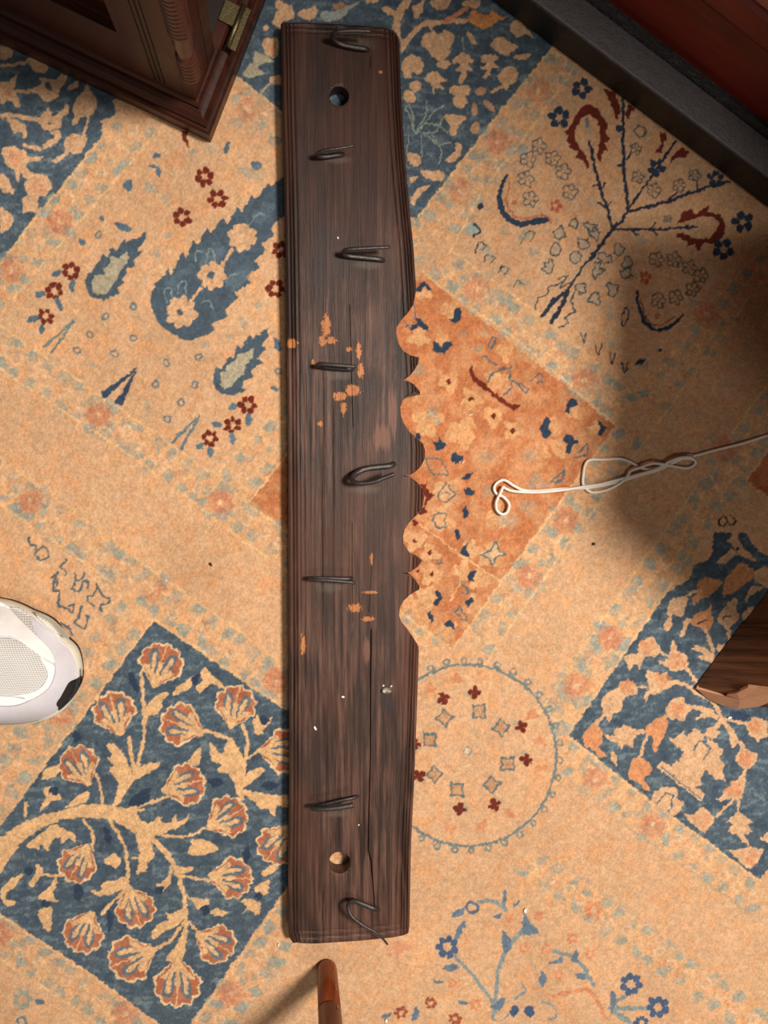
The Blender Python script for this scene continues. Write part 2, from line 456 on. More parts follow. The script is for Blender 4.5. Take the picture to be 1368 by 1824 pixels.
for q in ((460, 467), (625, 805), (495, 852), (417, 935), (362, 1010), (537, 1025), (627, 952), (780, 1068), (928, 1042), (725, 1168), (915, 1170), (847, 1255), (1305, 1107), (783, 1333)):
    ring(q[0], q[1], 15, 9, (104, 122, 128), 'b', 0.9, 9)
for q in ((700, 250, 36, 25), (780, 300, 22, 36), (1190, 175, 58, 34), (725, 555, 26, 18), (685, 655, 22, 18), (1075, 945, 18, 18), (1210, 800, 16, 16), (1140, 880, 22, 26), (960, 985, 18, 14), (430, 1080, 30, 8), (785, 470, 16, 14), (690, 1280, 14, 40), (905, 80, 20, 18), (990, 70, 30, 22), (690, 945, 18, 12)):
    oval(q[0], q[1], q[2], q[3], GREY, 'b', 0, 0.6, 0.4)
strokes('b', (120, 132, 128), '''
12|345,872 205,993
12|345,878 240,1018''')
strokes('b', (58, 74, 96), '''
7:30|640,1095 490,1218
7:34|635,1110 558,1252''')
strokes('c', (110, 126, 132), '''
9:15|935,155 810,280
9:18|935,160 850,312''')
poly('882,635 912,640 918,690 927,715 905,700 888,675', DRED, 'a')

# --- navy panel under the cabinet corner
motifs('a', SAND, '''
0,225 60,245 50,275 20,285 0,280
130,290 165,280 230,325 215,355 170,350 150,325
0,400 40,395 80,362 75,410 70,440 160,435 160,452 80,455 95,490 90,525 55,500 30,495 0,500
160,440 195,400 190,380 230,385 270,385 300,360 325,370 320,400 290,430 280,470 240,500 210,490 195,465
330,430 355,400 385,400 380,425 350,440
420,410 445,450 470,490 460,545 430,570 400,565 370,605 350,600 360,560 350,520 370,480 400,450
310,690 330,660 370,650 415,665 420,700 400,740 370,750 340,740 300,780 270,795 255,780 290,760 320,735
180,580 215,545 230,525 250,545 300,540 320,510 335,530 325,555 300,575 300,620 270,630 215,630 190,605
30,570 90,590 125,620 130,665 115,670 105,640 75,650 60,620
245,640 290,640 295,670 260,705 225,725 210,715 225,690 265,665
10,725 60,715 120,730 140,760 205,760 190,780 140,790 130,820 175,850 220,845 245,880 245,920 220,960 190,965 185,1040 150,1030 110,1040 115,1000 105,970 130,950 120,900 130,870 100,850 90,885 75,870 70,830 30,800
0,840 40,870 50,900 70,940 50,945 0,920
0,1010 40,1040 60,1080 30,1120 0,1130
555,480 640,530 525,625 485,640 500,600 490,590 560,555''')
strokes('a', SAND, '''
18|0,318 60,312 130,300
20|0,565 60,562 180,582
15|432,570 410,655
16|110,705 200,725''')
oval(235, 420, 11, 24, NAVY, 'a', -25); oval(265, 555, 18, 9, NAVY, 'a'); oval(240, 600, 9, 8, NAVY, 'a')
for q in ((75, 765, 38), (185, 905, 40), (20, 1075, 25), (30, 440, 25)):
    oval(q[0], q[1], q[2], q[2], ROSE, 'a', 0, 0.7, 0.6)

# --- navy panel behind the board's upper end
motifs('p', STONE, '''
1070,550 1140,600 1200,620 1300,680 1180,700 1110,740 1200,800 1130,840 1000,850 960,800 1010,700 1060,680
1270,925 1160,1035 1130,1025 1240,910''')
motifs('p', SAND, '''
1180,430 1300,420 1345,440 1345,600 1260,640 1190,590
1170,310 1220,270 1250,300 1190,340
1280,240 1368,200 1400,330 1320,290
1250,850 1368,840 1400,930 1260,920
1320,0 1400,0 1400,100 1340,120''')
oval(1275, 525, 45, 55, ROSE, 'p', 0, .7, .4)
motifs('f', SAND, '''
20,90 60,20 110,30 115,90 50,100
140,60 190,40 230,30 215,90 160,95
470,0 530,-5 520,12 480,15
600,130 605,80 560,60 545,35 580,30 610,50 630,30 650,-5 690,-5 660,60 640,110 640,150 650,190 700,140 760,100 850,95 960,90 960,110 850,115 800,130 805,160 790,150 770,120 720,160 680,210 650,250 640,260 625,170
690,30 720,20 760,-5 740,60 715,90 700,60
790,-5 880,-5 860,40 820,45 790,20
940,20 990,-5 1030,10 1000,40
1175,110 1220,95 1260,140 1285,190 1250,165 1210,180 1180,150
970,150 1000,180 1010,215 985,210 970,180
1080,210 1130,175 1170,200 1215,225 1180,250 1160,270 1110,250
1190,270 1230,260 1275,265 1240,290 1200,285
645,310 690,265 720,290 750,310 735,360 700,350 690,385 650,360
760,380 810,345 865,395 830,400 855,440 815,430 800,460 790,400
890,305 945,250 1000,300 965,310 995,345 955,345 960,370 925,410 930,350 905,340 930,310
1030,290 1060,260 1115,275 1095,300 1120,325 1085,330 1060,380 1040,375 1065,340 1030,330 1060,305
1110,380 1150,330 1190,325 1210,360 1200,400 1170,410 1160,445 1140,430 1090,450 1080,440 1130,410
850,560 900,555 965,570 930,600 900,660 875,640 885,610
860,780 900,740 910,695 940,710 930,760 890,795
740,830 790,830 850,840 840,885 800,880 750,860
675,745 720,750 740,790 710,810 675,780
690,960 740,910 785,905 740,945 695,1000
680,860 725,855 690,890''')
motifs('f', (216, 146, 88), '965,90 1000,50 1060,70 1090,50 1130,80 1180,75 1100,110 1060,140 1020,130')
motifs('f', GREY, '250,60 330,50 400,20 440,10 380,60 340,95 260,95')
oval(345, 28, 34, 18, ROSE, 'f', 0, .7)
stroke('860,100 900,80 960,40', 24, ROSE, 'f')
for q in ((790, 200, 48, 46), (860, 190, 42, 44), (830, 245, 50, 48), (850, 310, 34, 22), (715, 420, 28, 28), (680, 470, 30, 30), (900, 440, 27, 26), (950, 438, 32, 28), (930, 490, 35, 36), (700, 300, 38, 34)):
    oval(*q, SAND, 'f')
for q in ((1030, 445, 26, 20, -20), (1070, 515, 34, 17, 35), (1000, 530, 17, 32, 0), (1005, 622, 24, 30, 20)):
    oval(q[0], q[1], q[2], q[3], (196, 150, 118), 'f', q[4])
strokes('f', (150, 160, 146), '''
6|705,642 690,580 660,520
6|708,645 700,570 680,505
6|710,645 760,560 770,490
6|716,648 800,545 850,512
6|720,642 800,640 850,575
6|750,650 830,702 890,688
6|742,660 746,770
6|790,650 838,720 830,795
6|682,660 672,742
6|760,600 830,610 870,650
6|940,180 950,240''')

# --- flowering tree panel
TRK = (46, 54, 70)
strokes('g', TRK, '''
14|610,1115 510,1259
15|610,1110 580,1000 545,900 500,690
15|610,1110 680,1030 668,800 660,480
11|680,1030 780,890 915,690
15|690,1030 870,985 1000,935 1180,885
11|610,1115 800,1118 1025,1105
8|580,1010 540,990
8|590,1003 606,985
8|545,905 515,905
8|560,915 576,893
8|665,810 640,805
9|680,780 702,735
8|700,1120 740,1142
8|800,1120 830,1142
8|800,1115 822,1088
8|870,985 922,938
8|1020,930 1022,880''')
strokes('h', TRK, '''
9|800,140 700,270 640,360
15|640,360 590,400 545,455
15|640,365 610,430 580,480''')
strokes('h', (78, 84, 90), '''
5|620,330 570,350 560,380 530,390 520,435
5|670,350 650,400 665,440 630,460 640,480 605,500
5|600,320 640,310 610,350 660,330''', False)
motifs('g', DRED, '''
370,640 400,630 430,560 460,520 500,510 540,530 565,580 590,600 580,640 600,680 570,700 585,730 560,740 555,790 535,770 545,700 550,640 540,590 500,560 460,570 435,620 430,670 450,720 480,760 500,800 485,820 465,780 430,770 440,740 400,720 410,700 385,690 400,660
920,1090 950,1060 950,1030 1000,1020 1020,1040 1080,1000 1080,1030 1140,1050 1165,1100 1150,1150 1100,1190 1060,1180 1030,1220 1010,1190 970,1200 980,1170 930,1160 920,1140 960,1135 1030,1165 1080,1160 1120,1130 1130,1090 1110,1060 1060,1050 1000,1065 950,1080
560,430 620,450 650,520 640,580 610,540 600,490
690,500 720,520 690,580 670,560
840,640 880,650 860,700 850,750 820,740 850,700
890,810 900,760 950,720 990,740 960,770 920,770''', smooth=False)
oval(485, 600, 12, 26, SLATE, 'g', 0, .8); oval(500, 640, 8, 20, GREY, 'g', 0, .8)
for q in ((460, 430, 48), (350, 570, 52), (1245, 1080, 50), (1150, 1215, 50), (825, 815, 42), (1115, 870, 40)):
    rosette(*q, INK, 'g', 5, 0.42)
oval(645, 625, 20, 20, INK, 'g'); ring(745, 640, 26, 9, (84, 88, 92), 'g', .8)
for q in ((250, 710), (200, 775), (320, 768), (370, 835), (190, 870), (405, 935), (212, 968)): outline_flower(*q, 40, 7, (84, 98, 104), 'g')
for q in ((735, 860, 34), (815, 925, 36), (935, 905, 33), (1012, 855, 30), (725, 725, 30), (880, 1065, 20)): outline_flower(q[0], q[1], q[2], 6, (92, 92, 88), 'g')
for q in ((962, 250), (1028, 252), (1083, 278), (1125, 310), (1095, 360), (1032, 388), (968, 398)): outline_flower(*q, 28, 5, (96, 84, 72), 'h')
strokes('g', INK, '''
14:34|100,850 65,920 60,990 90,1050
34:26|90,1050 150,1090 220,1080 288,1070''')
stroke('112,890 95,980 150,1060 280,1050 312,1090', 11, (190, 116, 80), 'g')
strokes('h', INK, '''
8:16|890,365 900,430 920,480
16:8|920,480 965,510 1020,490 1060,450''')
stroke('905,400 925,465 970,490 1030,460', 5, (168, 92, 60), 'h')
for q in ((595, 55, 23), (445, 45, 9), (920, 315, 23), (965, 455, 10)): rosette(*q, (186, 98, 66), 'h', 5, .4)
for q in ((570, 275), (590, 215), (610, 150), (660, 115), (720, 130), (740, 152), (700, 190), (670, 240), (745, 290), (775, 245), (820, 210), (858, 255), (852, 300), (800, 362), (740, 395), (690, 350)):
    p = [(q[0]+rs.uniform(9, 32)*math.cos(t), q[1]+rs.uniform(9, 32)*math.sin(t)) for t in [k*math.pi/5 for k in range(10)]]
    poly(p, GREY, 'h', False, .35); stroke(p, 5, (72, 82, 88), 'h', False, .9, True)
strokes('h', (70, 70, 74), '''
5|690,520 698,552 708,520
5|740,560 750,596 762,555
5|790,590 800,632 812,595
5|835,625 845,662 858,630
5|850,425 835,460 840,495 862,450 850,425
5|470,190 490,150 520,155 500,185
5|300,225 315,190 340,200 320,215
5|335,260 340,235 375,240 360,262
5|385,300 395,275 425,280 405,305
5|440,350 455,325 480,345''')
oval(290, 140, 27, 27, (150, 168, 164), 'h', 0, .8); stroke('300,122 320,145 296,166', 9, INK, 'h')
for q in ((335, 210, 20, 14), (410, 290, 24, 14), (470, 335, 26, 16), (485, 165, 30, 20), (512, 222, 18, 16), (410, 145, 16, 14), (360, 235, 20, 14), (800, 560, 14, 12), (725, 40, 18, 16), (905, 180, 18, 20), (790, 440, 14, 30)):
    oval(*q, GREY, 'h', 0, .55, .4)
oval(320, 55, 11, 11, INK, 'h'); oval(977, 578, 8, 9, INK, 'h')
poly('880,640 900,608 925,613 905,632', INK, 'h'); oval(915, 640, 20, 14, GREY, 'h', 0, .5)

# --- orange panel
for q in ((330, 240, 48), (150, 392, 55), (285, 405, 40), (180, 135, 42), (1050, 825, 48), (930, 912, 46), (970, 1030, 56), (1175, 925, 40), (200, 885, 78), (400, 950, 82), (323, 652, 56), (453, 752, 56), (583, 850, 54), (697, 938, 52), (650, 480, 50), (600, 640, 60), (860, 1060, 50)):
    oval(q[0], q[1], q[2], q[2], (230, 182, 128), 'i', 0, .72, .5)
for q in ((123, 468, 60), (215, 538, 50), (225, 663, 56), (450, 520, 55), (500, 690, 55), (470, 840, 52), (200, 790, 62), (165, 905, 66), (310, 995, 55), (310, 190, 72), (270, 345, 72), (100, 830, 50), (600, 330, 60), (400, 640, 50), (560, 560, 60)):
    oval(q[0], q[1], q[2], q[2], (232, 188, 136), 'j', 0, .74, .45)
for q in ((540, 1090, 46, 36), (800, 1080, 42, 40), (150, 585, 38, 32), (225, 830, 34, 34), (260, 880, 20, 24), (530, 370, 26, 20), (490, 460, 30, 24), (405, 375, 20, 16)):
    oval(*q, GREY, 'i', 0, .55, .4)
for q in ((785, 270, 42, 36), (670, 350, 60, 42), (840, 130, 56, 38), (555, 180, 30, 36), (620, 300, 30, 20)):
    oval(*q, GREY, 'j', 20, .6, .4)
motifs('i', INK, '''
135,125 160,80 185,70 225,125 205,125 180,100 160,130
320,290 360,280 360,225 385,215 400,250 390,290 350,310
95,350 100,325 140,310 130,280 160,280 180,310 210,330 205,360 180,350 150,325 120,350
225,440 240,420 260,425 285,450 310,415 345,415 345,440 310,470 300,490 260,475 230,470
1000,790 1030,750 1070,755 1065,785 1030,800 1020,840 995,830
855,920 890,855 915,880 895,920 920,950 900,980 860,965
985,990 1010,955 1040,970 1075,1000 1040,1030 1020,1075 1000,1060 1010,1010
1185,875 1205,880 1240,920 1205,970 1190,960 1210,920
130,960 165,950 160,990 130,985
225,985 260,1005 265,955 285,1000 310,1010 290,1050 250,1045
335,1080 365,1050 380,1075 420,1080 390,1110 370,1130 340,1110
400,1215 420,1190 465,1175 455,1205 410,1225''', smooth=False)
motifs('i', DRED, '''
445,580 455,560 475,610 540,670 620,735 690,785 745,785 740,800 695,818 660,800 590,740 520,690 460,640''', smooth=False)
for q in ((323, 652), (453, 752), (583, 850), (697, 938)):
    poly([(q[0]-18, q[1]), (q[0], q[1]-19), (q[0]+18, q[1]), (q[0], q[1]+17)], DRED, 'i')
strokes('i', (96, 106, 110), '''
8|125,205 130,285
9|575,395 550,440 570,470 600,400 575,395
8|515,520 550,500 560,530 600,545
9|550,655 580,600 620,580 690,565 680,640
8|680,640 740,660 785,700 770,720 720,660
8|690,650 690,690 640,735
8|800,650 840,605 870,610 860,650 830,660
9|195,1090 280,1100 322,1190 240,1190 208,1150 195,1090
9|1050,1090 1130,1080 1132,1000 1100,1040 1080,1060
9|920,1235 990,1170 990,1220 930,1238
7|70,300 90,320 75,330''', False)
motifs('j', DRED, '''
160,135 185,140 200,115 195,160 230,200 245,205 210,230 185,270 210,300 170,310 140,310 180,270 190,220 175,180
105,350 130,340 145,370 120,385
130,640 155,628 150,650''', smooth=False)
for q in ((123, 468), (215, 538), (225, 663)):
    poly([(q[0]-17, q[1]), (q[0], q[1]-18), (q[0]+16, q[1]), (q[0], q[1]+17)], DRED, 'j')
motifs('j', INK, '''
405,100 440,70 465,70 450,100 410,115
415,170 440,155 480,185 455,210 420,190
410,270 430,265 437,320 415,335 405,300
355,405 375,400 388,440 372,460 360,435
390,530 405,505 435,480 430,520 445,565 415,560
430,680 450,650 487,635 470,670 465,710 440,705
420,830 440,800 475,800 455,830 435,860
230,840 255,800 240,760 265,755 285,800 255,850
190,880 215,875 240,905 225,955 210,920
300,945 325,925 350,950 360,990 330,970''', smooth=False)
poly('505,550 560,530 590,475 615,490 610,520 655,545 600,565 580,610 560,570', (216, 178, 136), 'j')
strokes('j', (96, 110, 114), '''
9|505,550 560,530 590,475 615,490 610,520 655,545 600,565 580,610 560,570 505,550
9|260,200 290,160 310,135 345,170 365,190 340,220 310,245 275,230 260,200
7|290,190 310,175 330,200
9|235,360 235,320 280,305 310,310 300,350 310,385 260,390 235,360
8|250,570 260,600 290,605 285,570
8|385,700 430,740 440,775 400,770
9|365,880 385,845 420,900 430,930 395,925 365,880
8|920,130 995,65 990,110 940,140''', False)
strokes('j', (232, 186, 134), '''
7|150,370 400,550 640,720
5|330,520 630,700
6|330,820 400,700 360,620''', False, .8)

# --- round medallion
MX, MY, MRX, MRY = 833, 1346, 158, 162
RG = (112, 126, 126)
stroke([(MX+MRX*math.cos(t), MY+MRY*math.sin(t)) for t in [2*math.pi*k/72 for k in range(72)]], 4.5, RG, 'x', False, .95, True)
for k in range(34):
    t = 2*math.pi*k/34+0.05
    ring(MX+(MRX+8)*math.cos(t), MY+(MRY+8)*math.sin(t), 5.5, 3.2, RG, 'x', .85, 7)
for x, y in ((500, 415), (625, 510), (665, 720), (575, 840), (370, 870), (240, 780), (215, 580), (300, 455)):
    a0 = math.atan2(y-648, x-433)
    for r, c in ((60, (104, 116, 116)), (42, (196, 148, 108))):
        poly([(x+r*(1 if k % 2 == 0 else .62)*math.cos(a0+.5+k*math.pi/4), y+r*(1 if k % 2 == 0 else .62)*math.sin(a0+.5+k*math.pi/4)) for k in range(8)], c, 'k')
for x, y in ((293, 340), (478, 305), (745, 505), (775, 695), (593, 957), (390, 985), (150, 790), (125, 605)):
    a0 = math.atan2(y-648, x-433)
    oval(x-28*math.cos(a0+1.3), y-28*math.sin(a0+1.3), 30, 26, GREY, 'k', 0, .5, .4)
    for k in range(4):
        oval(x+23*math.cos(a0+k*1.57), y+23*math.sin(a0+k*1.57), 17, 15, DRED, 'k')
    oval(x, y, 14, 14, DRED, 'k')
stroke('403,648 433,618 463,648 436,680', 8, (120, 140, 146), 'k', False, .9, True)
oval(433, 648, 20, 20, PALE, 'k')
for x, y in ((215, 285), (370, 225), (520, 225), (810, 440), (855, 585), (860, 750), (330, 1090), (670, 1010), (520, 1080)):
    oval(x, y, 34, 28, (200, 120, 80), 'k', 0, .6, .6)

# --- navy panel at the right
motifs('l', SAND, '''
1060,410 1130,340 1150,300 1130,280 1170,240 1210,300 1230,330 1300,390 1280,405 1220,370 1170,370 1110,415
1280,480 1368,440 1400,560 1320,540
770,670 800,630 880,615 880,680 850,730 810,720 780,740
770,740 800,740 790,790 770,825 745,800
1240,600 1280,550 1340,560 1300,590 1260,610 1240,650
870,750 920,745 890,780 870,840 840,850 860,800
1065,740 1100,690 1170,620 1190,640 1180,690 1195,740 1160,790 1120,800 1070,770
915,925 950,905 1000,920 1050,980 1040,1010 990,1000 945,980 990,950
1060,920 1085,895 1120,900 1090,950
1215,720 1260,680 1290,680 1230,760
600,900 640,860 680,850 690,870 720,900 730,940 690,980 640,970 600,1050 580,1010 540,1055 525,1010 510,975 560,960 595,950
705,1005 770,985 790,930 795,865 825,910 830,935 880,960 890,1010 880,1040 820,1060 780,1050 750,1020
640,1060 700,1070 730,1080 770,1060 760,1100 810,1130 790,1160 750,1170 700,1200 660,1200 640,1250 630,1200 660,1150
370,1240 410,1190 470,1160 490,1115 560,1120 590,1170 580,1200 510,1220 490,1300 450,1310 420,1370 400,1320 380,1290
760,1290 800,1220 850,1210 890,1260 960,1265 1040,1290 1040,1310 950,1290 900,1300 860,1360 820,1350 780,1340''')
motifs('l', (206, 144, 98), '''
1100,600 1120,500 1170,440 1220,410 1290,470 1260,520 1200,560 1170,590 1120,600 1110,620
945,570 960,520 1010,500 1100,525 1050,590 1010,620 960,630 930,670 915,630 940,600
900,770 950,710 1000,700 1030,660 1035,720 1040,780 1010,820 960,800''')
strokes('l', SAND, '''
18|860,622 960,570
20|1000,820 1040,930 1045,1010
24|1130,800 1142,860
20|700,930 770,970
24|880,1040 940,1120
16|590,1155 650,1155
24|800,1130 880,1140 960,1200 1050,1250 1075,1310
18|400,1310 320,1390''')
for q in ((650, 910), (825, 1000), (740, 1110), (530, 1150), (830, 1275)): oval(q[0], q[1], 45, 42, (206, 134, 92), 'l', 0, .75, .5)
strokes('l', (60, 50, 50), '''
7|950,775 970,760 1000,755
7|1095,745 1110,735 1145,730
7|1150,320 1170,330 1195,320''')
motifs('m', SAND, '''
380,290 450,310 450,260 490,260 510,230 545,255 590,270 650,265 650,285 590,300 560,340 560,380 520,350 495,390 470,350 430,340
425,400 445,390 465,440 465,495 430,450
770,310 810,325 860,280 890,310 930,260 980,290 1040,250 1080,290 1040,340 1100,390 1080,440 1115,480 1100,520 1115,580 1060,560 990,510 970,570 970,600 930,610 880,580 800,510 790,480 840,450 870,400 820,370
705,490 740,455 1000,660 965,700
765,155 800,100 850,80 890,120 890,170 850,215 800,190
930,190 1000,165 1060,190 1000,200 940,205
1140,260 1165,270 1185,340 1165,385 1145,360
1170,430 1220,370 1260,400 1310,410 1305,460 1240,510 1190,480
1110,630 1150,590 1190,560 1220,540 1240,590 1220,650 1200,700 1150,680 1090,695 1055,685 1100,660
860,770 930,770 980,725 1000,745 1060,790 1050,830 990,890 940,850 900,820
1190,750 1280,820 1250,835 1280,880 1225,895 1265,970 1210,930 1190,900 1130,880 1160,830 1125,820
1110,980 1170,990 1270,965 1350,985 1320,1050 1270,1095 1220,1080 1180,1030
1230,230 1290,190 1368,220 1368,300 1310,340 1260,300
670,700 690,640 740,610 830,620 830,680 870,700 850,750 800,790 740,760
1320,920 1368,880 1400,960''', smooth=False)
motifs('m', (212, 146, 100), '''
260,310 290,260 340,235 380,290 375,340 360,370 410,430 360,430 330,390 280,370
640,260 690,210 740,190 770,180 760,280 730,330 700,400 680,380 680,320 650,290
535,520 560,450 610,435 670,480 670,530 630,560 665,620 650,635 590,590 540,560''')
strokes('m', SAND, '''
18|650,300 620,370 605,440
26|1060,195 980,150 900,130
26|1095,205 1070,150 1055,95
26|1100,205 1180,215 1260,240
26|1110,220 1160,300 1225,375
30|1090,215 1060,250 1020,270
24|1240,500 1200,570
20|1160,690 1070,780
18|1190,700 1195,760
16|770,195 800,170
14|350,250 380,190 420,150''')
for q in ((1290, 245, 40), (1240, 440, 45), (1165, 625, 45), (985, 810, 50), (1260, 1035, 45), (700, 270, 35), (600, 500, 45), (320, 320, 40), (830, 150, 40)):
    oval(q[0], q[1], q[2], q[2], (210, 136, 94), 'm', 0, .7, .55)
strokes('m', (88, 104, 114), '''
8|925,390 960,330 1000,345 985,310 1030,330
8|990,440 1025,380 990,350
7|730,490 965,682
9|710,710 760,650 800,660 800,720 775,762''', False)
motifs('m', (52, 66, 90), '1130,190 1170,155 1230,165 1260,195 1200,215 1150,205')
# --- flower spray in the lower border
BL2 = (104, 122, 138)
strokes('n', (136, 148, 146), '''
14|450,555 460,450 475,360 520,290 560,240
12|450,500 380,410 320,345
13|400,162 450,160 490,190
12|650,330 720,350 760,400 785,440
12|840,520 870,490 890,475
14|850,520 960,520
14|850,530 910,568
9|545,440 556,460 520,490
6|610,500 650,510 660,545 630,560
6|480,560 500,540''')
motifs('n', BL2, '''
310,205 350,180 345,205 320,215
478,172 485,125 495,135 487,178
515,185 530,155 537,165
318,292 335,240 355,235 337,280
480,310 480,260 510,300 490,340
545,270 550,200 570,230 600,265 560,275
275,385 320,370 335,385 300,395
635,370 680,345 675,368
603,430 610,395 627,420 615,447
718,402 760,408 752,427
450,212 475,203 475,220
440,520 470,490 492,490 470,525
840,535 845,465 862,480 850,530
712,355 725,325 735,350 725,368
90,555 75,545 112,535
175,560 190,510 200,545
340,510 330,495 372,505
250,425 285,430 260,438''')
for q in ((295, 315, 38), (910, 440, 38), (1000, 515, 38), (945, 570, 26)): rosette(*q, (76, 94, 124), 'n', 7, .34)
ring(378, 183, 19, 9, (84, 104, 128), 'n', .95, 8)
oval(520, 530, 14, 18, (66, 88, 118), 'n', 20); oval(570, 530, 16, 21, (66, 88, 118), 'n', -20)
for q in ((503, 215, 16), (600, 210, 18), (552, 320, 19), (627, 322, 19), (713, 285, 19), (772, 340, 18), (670, 408, 18), (312, 437, 16), (785, 190, 32), (390, 508, 20)):
    rosette(*q, (214, 136, 96), 'n', 6, .36, alpha=.8)
for q in ((140, 535, 21), (240, 503, 21), (320, 556, 21)): rosette(*q, (158, 82, 56), 'n', 6, .36)
stroke('650,480 710,465 770,460 800,500 822,548', 15, (212, 138, 98), 'n', alpha=.8)
oval(125, 320, 40, 26, (212, 140, 104), 'n', 0, .6, .5)
# --- inscription-like motif beside the shoe
strokes('c', (92, 106, 112), '''
9|135,730 140,765 170,775 160,815 190,840 225,825 225,790 200,770 175,795
9|310,835 280,870 310,880 310,910
11|235,915 275,900 250,930 250,980 275,985 275,1050 300,1060 340,1080 345,1045 320,1050
10|355,895 350,940 330,970 370,985 385,940 410,935 410,970
9|350,930 380,930 395,900
10|455,950 440,1000 410,1005 410,1030 440,1050
10|455,960 490,1010 515,1015 512,1035 465,1050 475,1075
10|380,1050 370,1090 350,1130 400,1165 415,1120 395,1100 420,1105
10|285,1130 330,1160 335,1190
9|255,940 270,930 265,960''', False)
rosette(105, 950, 50, (150, 154, 144), 'e', 7, .32, alpha=.8)
oval(185, 960, 28, 13, (100, 116, 128), 'e', 10); ring(100, 1050, 20, 9, SLATE, 'e')
stroke('1020,1420 980,1465 1020,1500 1045,1460 1035,1430', 9, (66, 56, 52), 'o')
stroke('1045,1460 1080,1490 1115,1460 1070,1410', 9, (66, 56, 52), 'o')

# --- slate panel with rust palmettes
TAN = (226, 180, 130)
motifs('e', TAN, '''
-40,230 0,190 130,110 300,60 420,32 560,48 680,60 640,85 720,170 700,195 600,150 520,112 400,95 250,122 130,190 60,270 0,360 -40,400
250,130 310,158 350,175 352,210 320,195 290,225 285,190 240,210 225,255 190,225 180,240 120,235 180,180
640,85 690,125 750,95 760,120 800,115 825,80 840,120 890,80 870,125 820,150 730,180 690,170
640,170 700,190 715,235 725,275 700,310 690,300 685,340 640,362 650,300 610,295 650,270
900,195 970,205 1022,240 990,265 910,275 875,260 890,235
495,290 530,262 560,280 565,310 545,335 515,325 492,312
430,430 470,440 480,400 530,395 580,370 600,410 560,440 490,460 450,465
150,385 170,345 165,310 200,335 195,365 150,420 135,405
60,380 110,360 85,400 60,430 30,450 35,480 75,495 40,515 10,490 5,430
180,470 200,440 230,420 260,380 275,360 260,420 245,455 270,495 240,485 190,490
195,520 240,520 240,600 230,635 190,590 180,550
730,405 760,400 790,360 810,345 800,400 775,440 740,430
840,330 870,330 905,325 890,350 840,360
910,500 900,475 980,480 970,510 930,530
985,545 1010,525 1068,545 1030,560
1195,430 1220,410 1262,390 1255,450 1215,455
1130,490 1170,480 1220,500 1210,555 1170,530 1130,548 1160,515
1225,360 1250,330 1310,300 1300,340 1250,370
775,545 800,550 860,520 860,570 820,610 760,640 720,670 710,640 750,590 790,575
870,590 880,640 860,720 840,760 790,770 780,755 830,690
1200,10 1260,0 1310,-10 1345,-10 1345,50 1300,40 1290,90 1265,55 1220,55''')
motifs('d', TAN, '''
680,480 720,430 770,405 795,415 760,450 760,480 740,500 700,520 685,560
500,655 530,645 570,680 600,740 620,790 570,890 540,910 550,830 510,760 540,750 500,710 530,700
620,790 680,740 750,735 720,770 640,810 600,860 560,890
815,420 825,380 870,350 940,310 900,350 910,370 870,395
920,375 950,350 940,310 960,285 1000,330 1060,380 1030,385 990,365 940,405
985,640 1010,660 1040,690 1070,620 1110,640 1130,720 1140,800 1190,760 1240,765 1200,810 1140,860 1130,900 1110,880 1080,800 1020,770 1040,740 990,720
1190,530 1210,510 1225,550 1270,520 1255,560 1220,600 1190,590
1130,870 1200,870 1270,880 1340,920 1300,920 1280,980 1240,930 1190,920
900,700 935,660 945,690 930,745 880,740
200,860 240,850 225,880 270,880 290,900 240,920 180,970 210,900
360,890 410,870 415,900 370,930 300,945 340,915
110,930 130,925 130,980 110,990
195,800 220,760 280,745 270,790 210,815''')
strokes('d', TAN, '''
20:14|520,955 590,860 640,760 675,600 668,400 662,300
20|625,760 605,620
14|480,930 470,850 450,790
16|590,955 750,905 830,870
22:18|1130,900 1130,720 1060,620 960,585
18|1135,800 1160,640 1140,560
16|1150,720 1210,680 1250,650''')
strokes('e', TAN, '''
26:18|700,180 800,290 850,420 872,560 862,700 840,800
14|870,570 940,650
14|860,590 800,670 730,715
14|840,370 980,392
14|700,170 860,188 960,148
16|510,110 570,200 597,300 590,420 530,490 480,545
14|595,430 610,460
14|390,108 430,160 435,245
12|310,360 250,370 190,365
12|790,360 810,310
10|900,480 870,460''')
def palmette(cx, cy, r, ang, cr):
    a = math.radians(ang); ca, sa = math.cos(a), math.sin(a)
    T = lambda x, y: (cx+r*(x*ca-y*sa), cy+r*(x*sa+y*ca))
    def fan(s, nb, amp):
        pts = []
        for k in range(61):
            t = math.radians(-118+236*k/60)
            q = s*(1-amp+amp*abs(math.sin(nb*math.pi*k/60)))
            pts.append(T(q*math.cos(t)*0.95, q*math.sin(t)))
        return pts+[T(-1.15, 0.10), T(-1.15, -0.10)]
    poly(fan(1.10, 7, .13), (232, 196, 152), cr)
    poly(fan(0.99, 7, .15), RUST, cr, False, 1, .12)
    poly([T(-1.15, .12), T(-.75, .30), T(-.45, .62), T(-.25, .78), T(-.15, .45), T(.1, 0), T(-.15, -.45), T(-.25, -.78), T(-.45, -.62), T(-.75, -.30), T(-1.15, -.12)], TAN, cr, True)
    for s in (-1, 1):
        poly([T(-.55, .10*s), T(-.1, .12*s), T(.42, .22*s), T(.62, .42*s), T(.48, .62*s), T(.1, .62*s), T(-.3, .42*s)], (104, 114, 122), cr, True)
        poly([T(-.6, .16*s), T(-.1, .24*s), T(.32, .32*s), T(.44, .43*s), T(.34, .5*s), T(0, .48*s), T(-.35, .34*s)], TAN, cr, True)
    stroke([T(.05, 0), T(.95, 0)], 0.07*r, (226, 178, 132), cr, False)
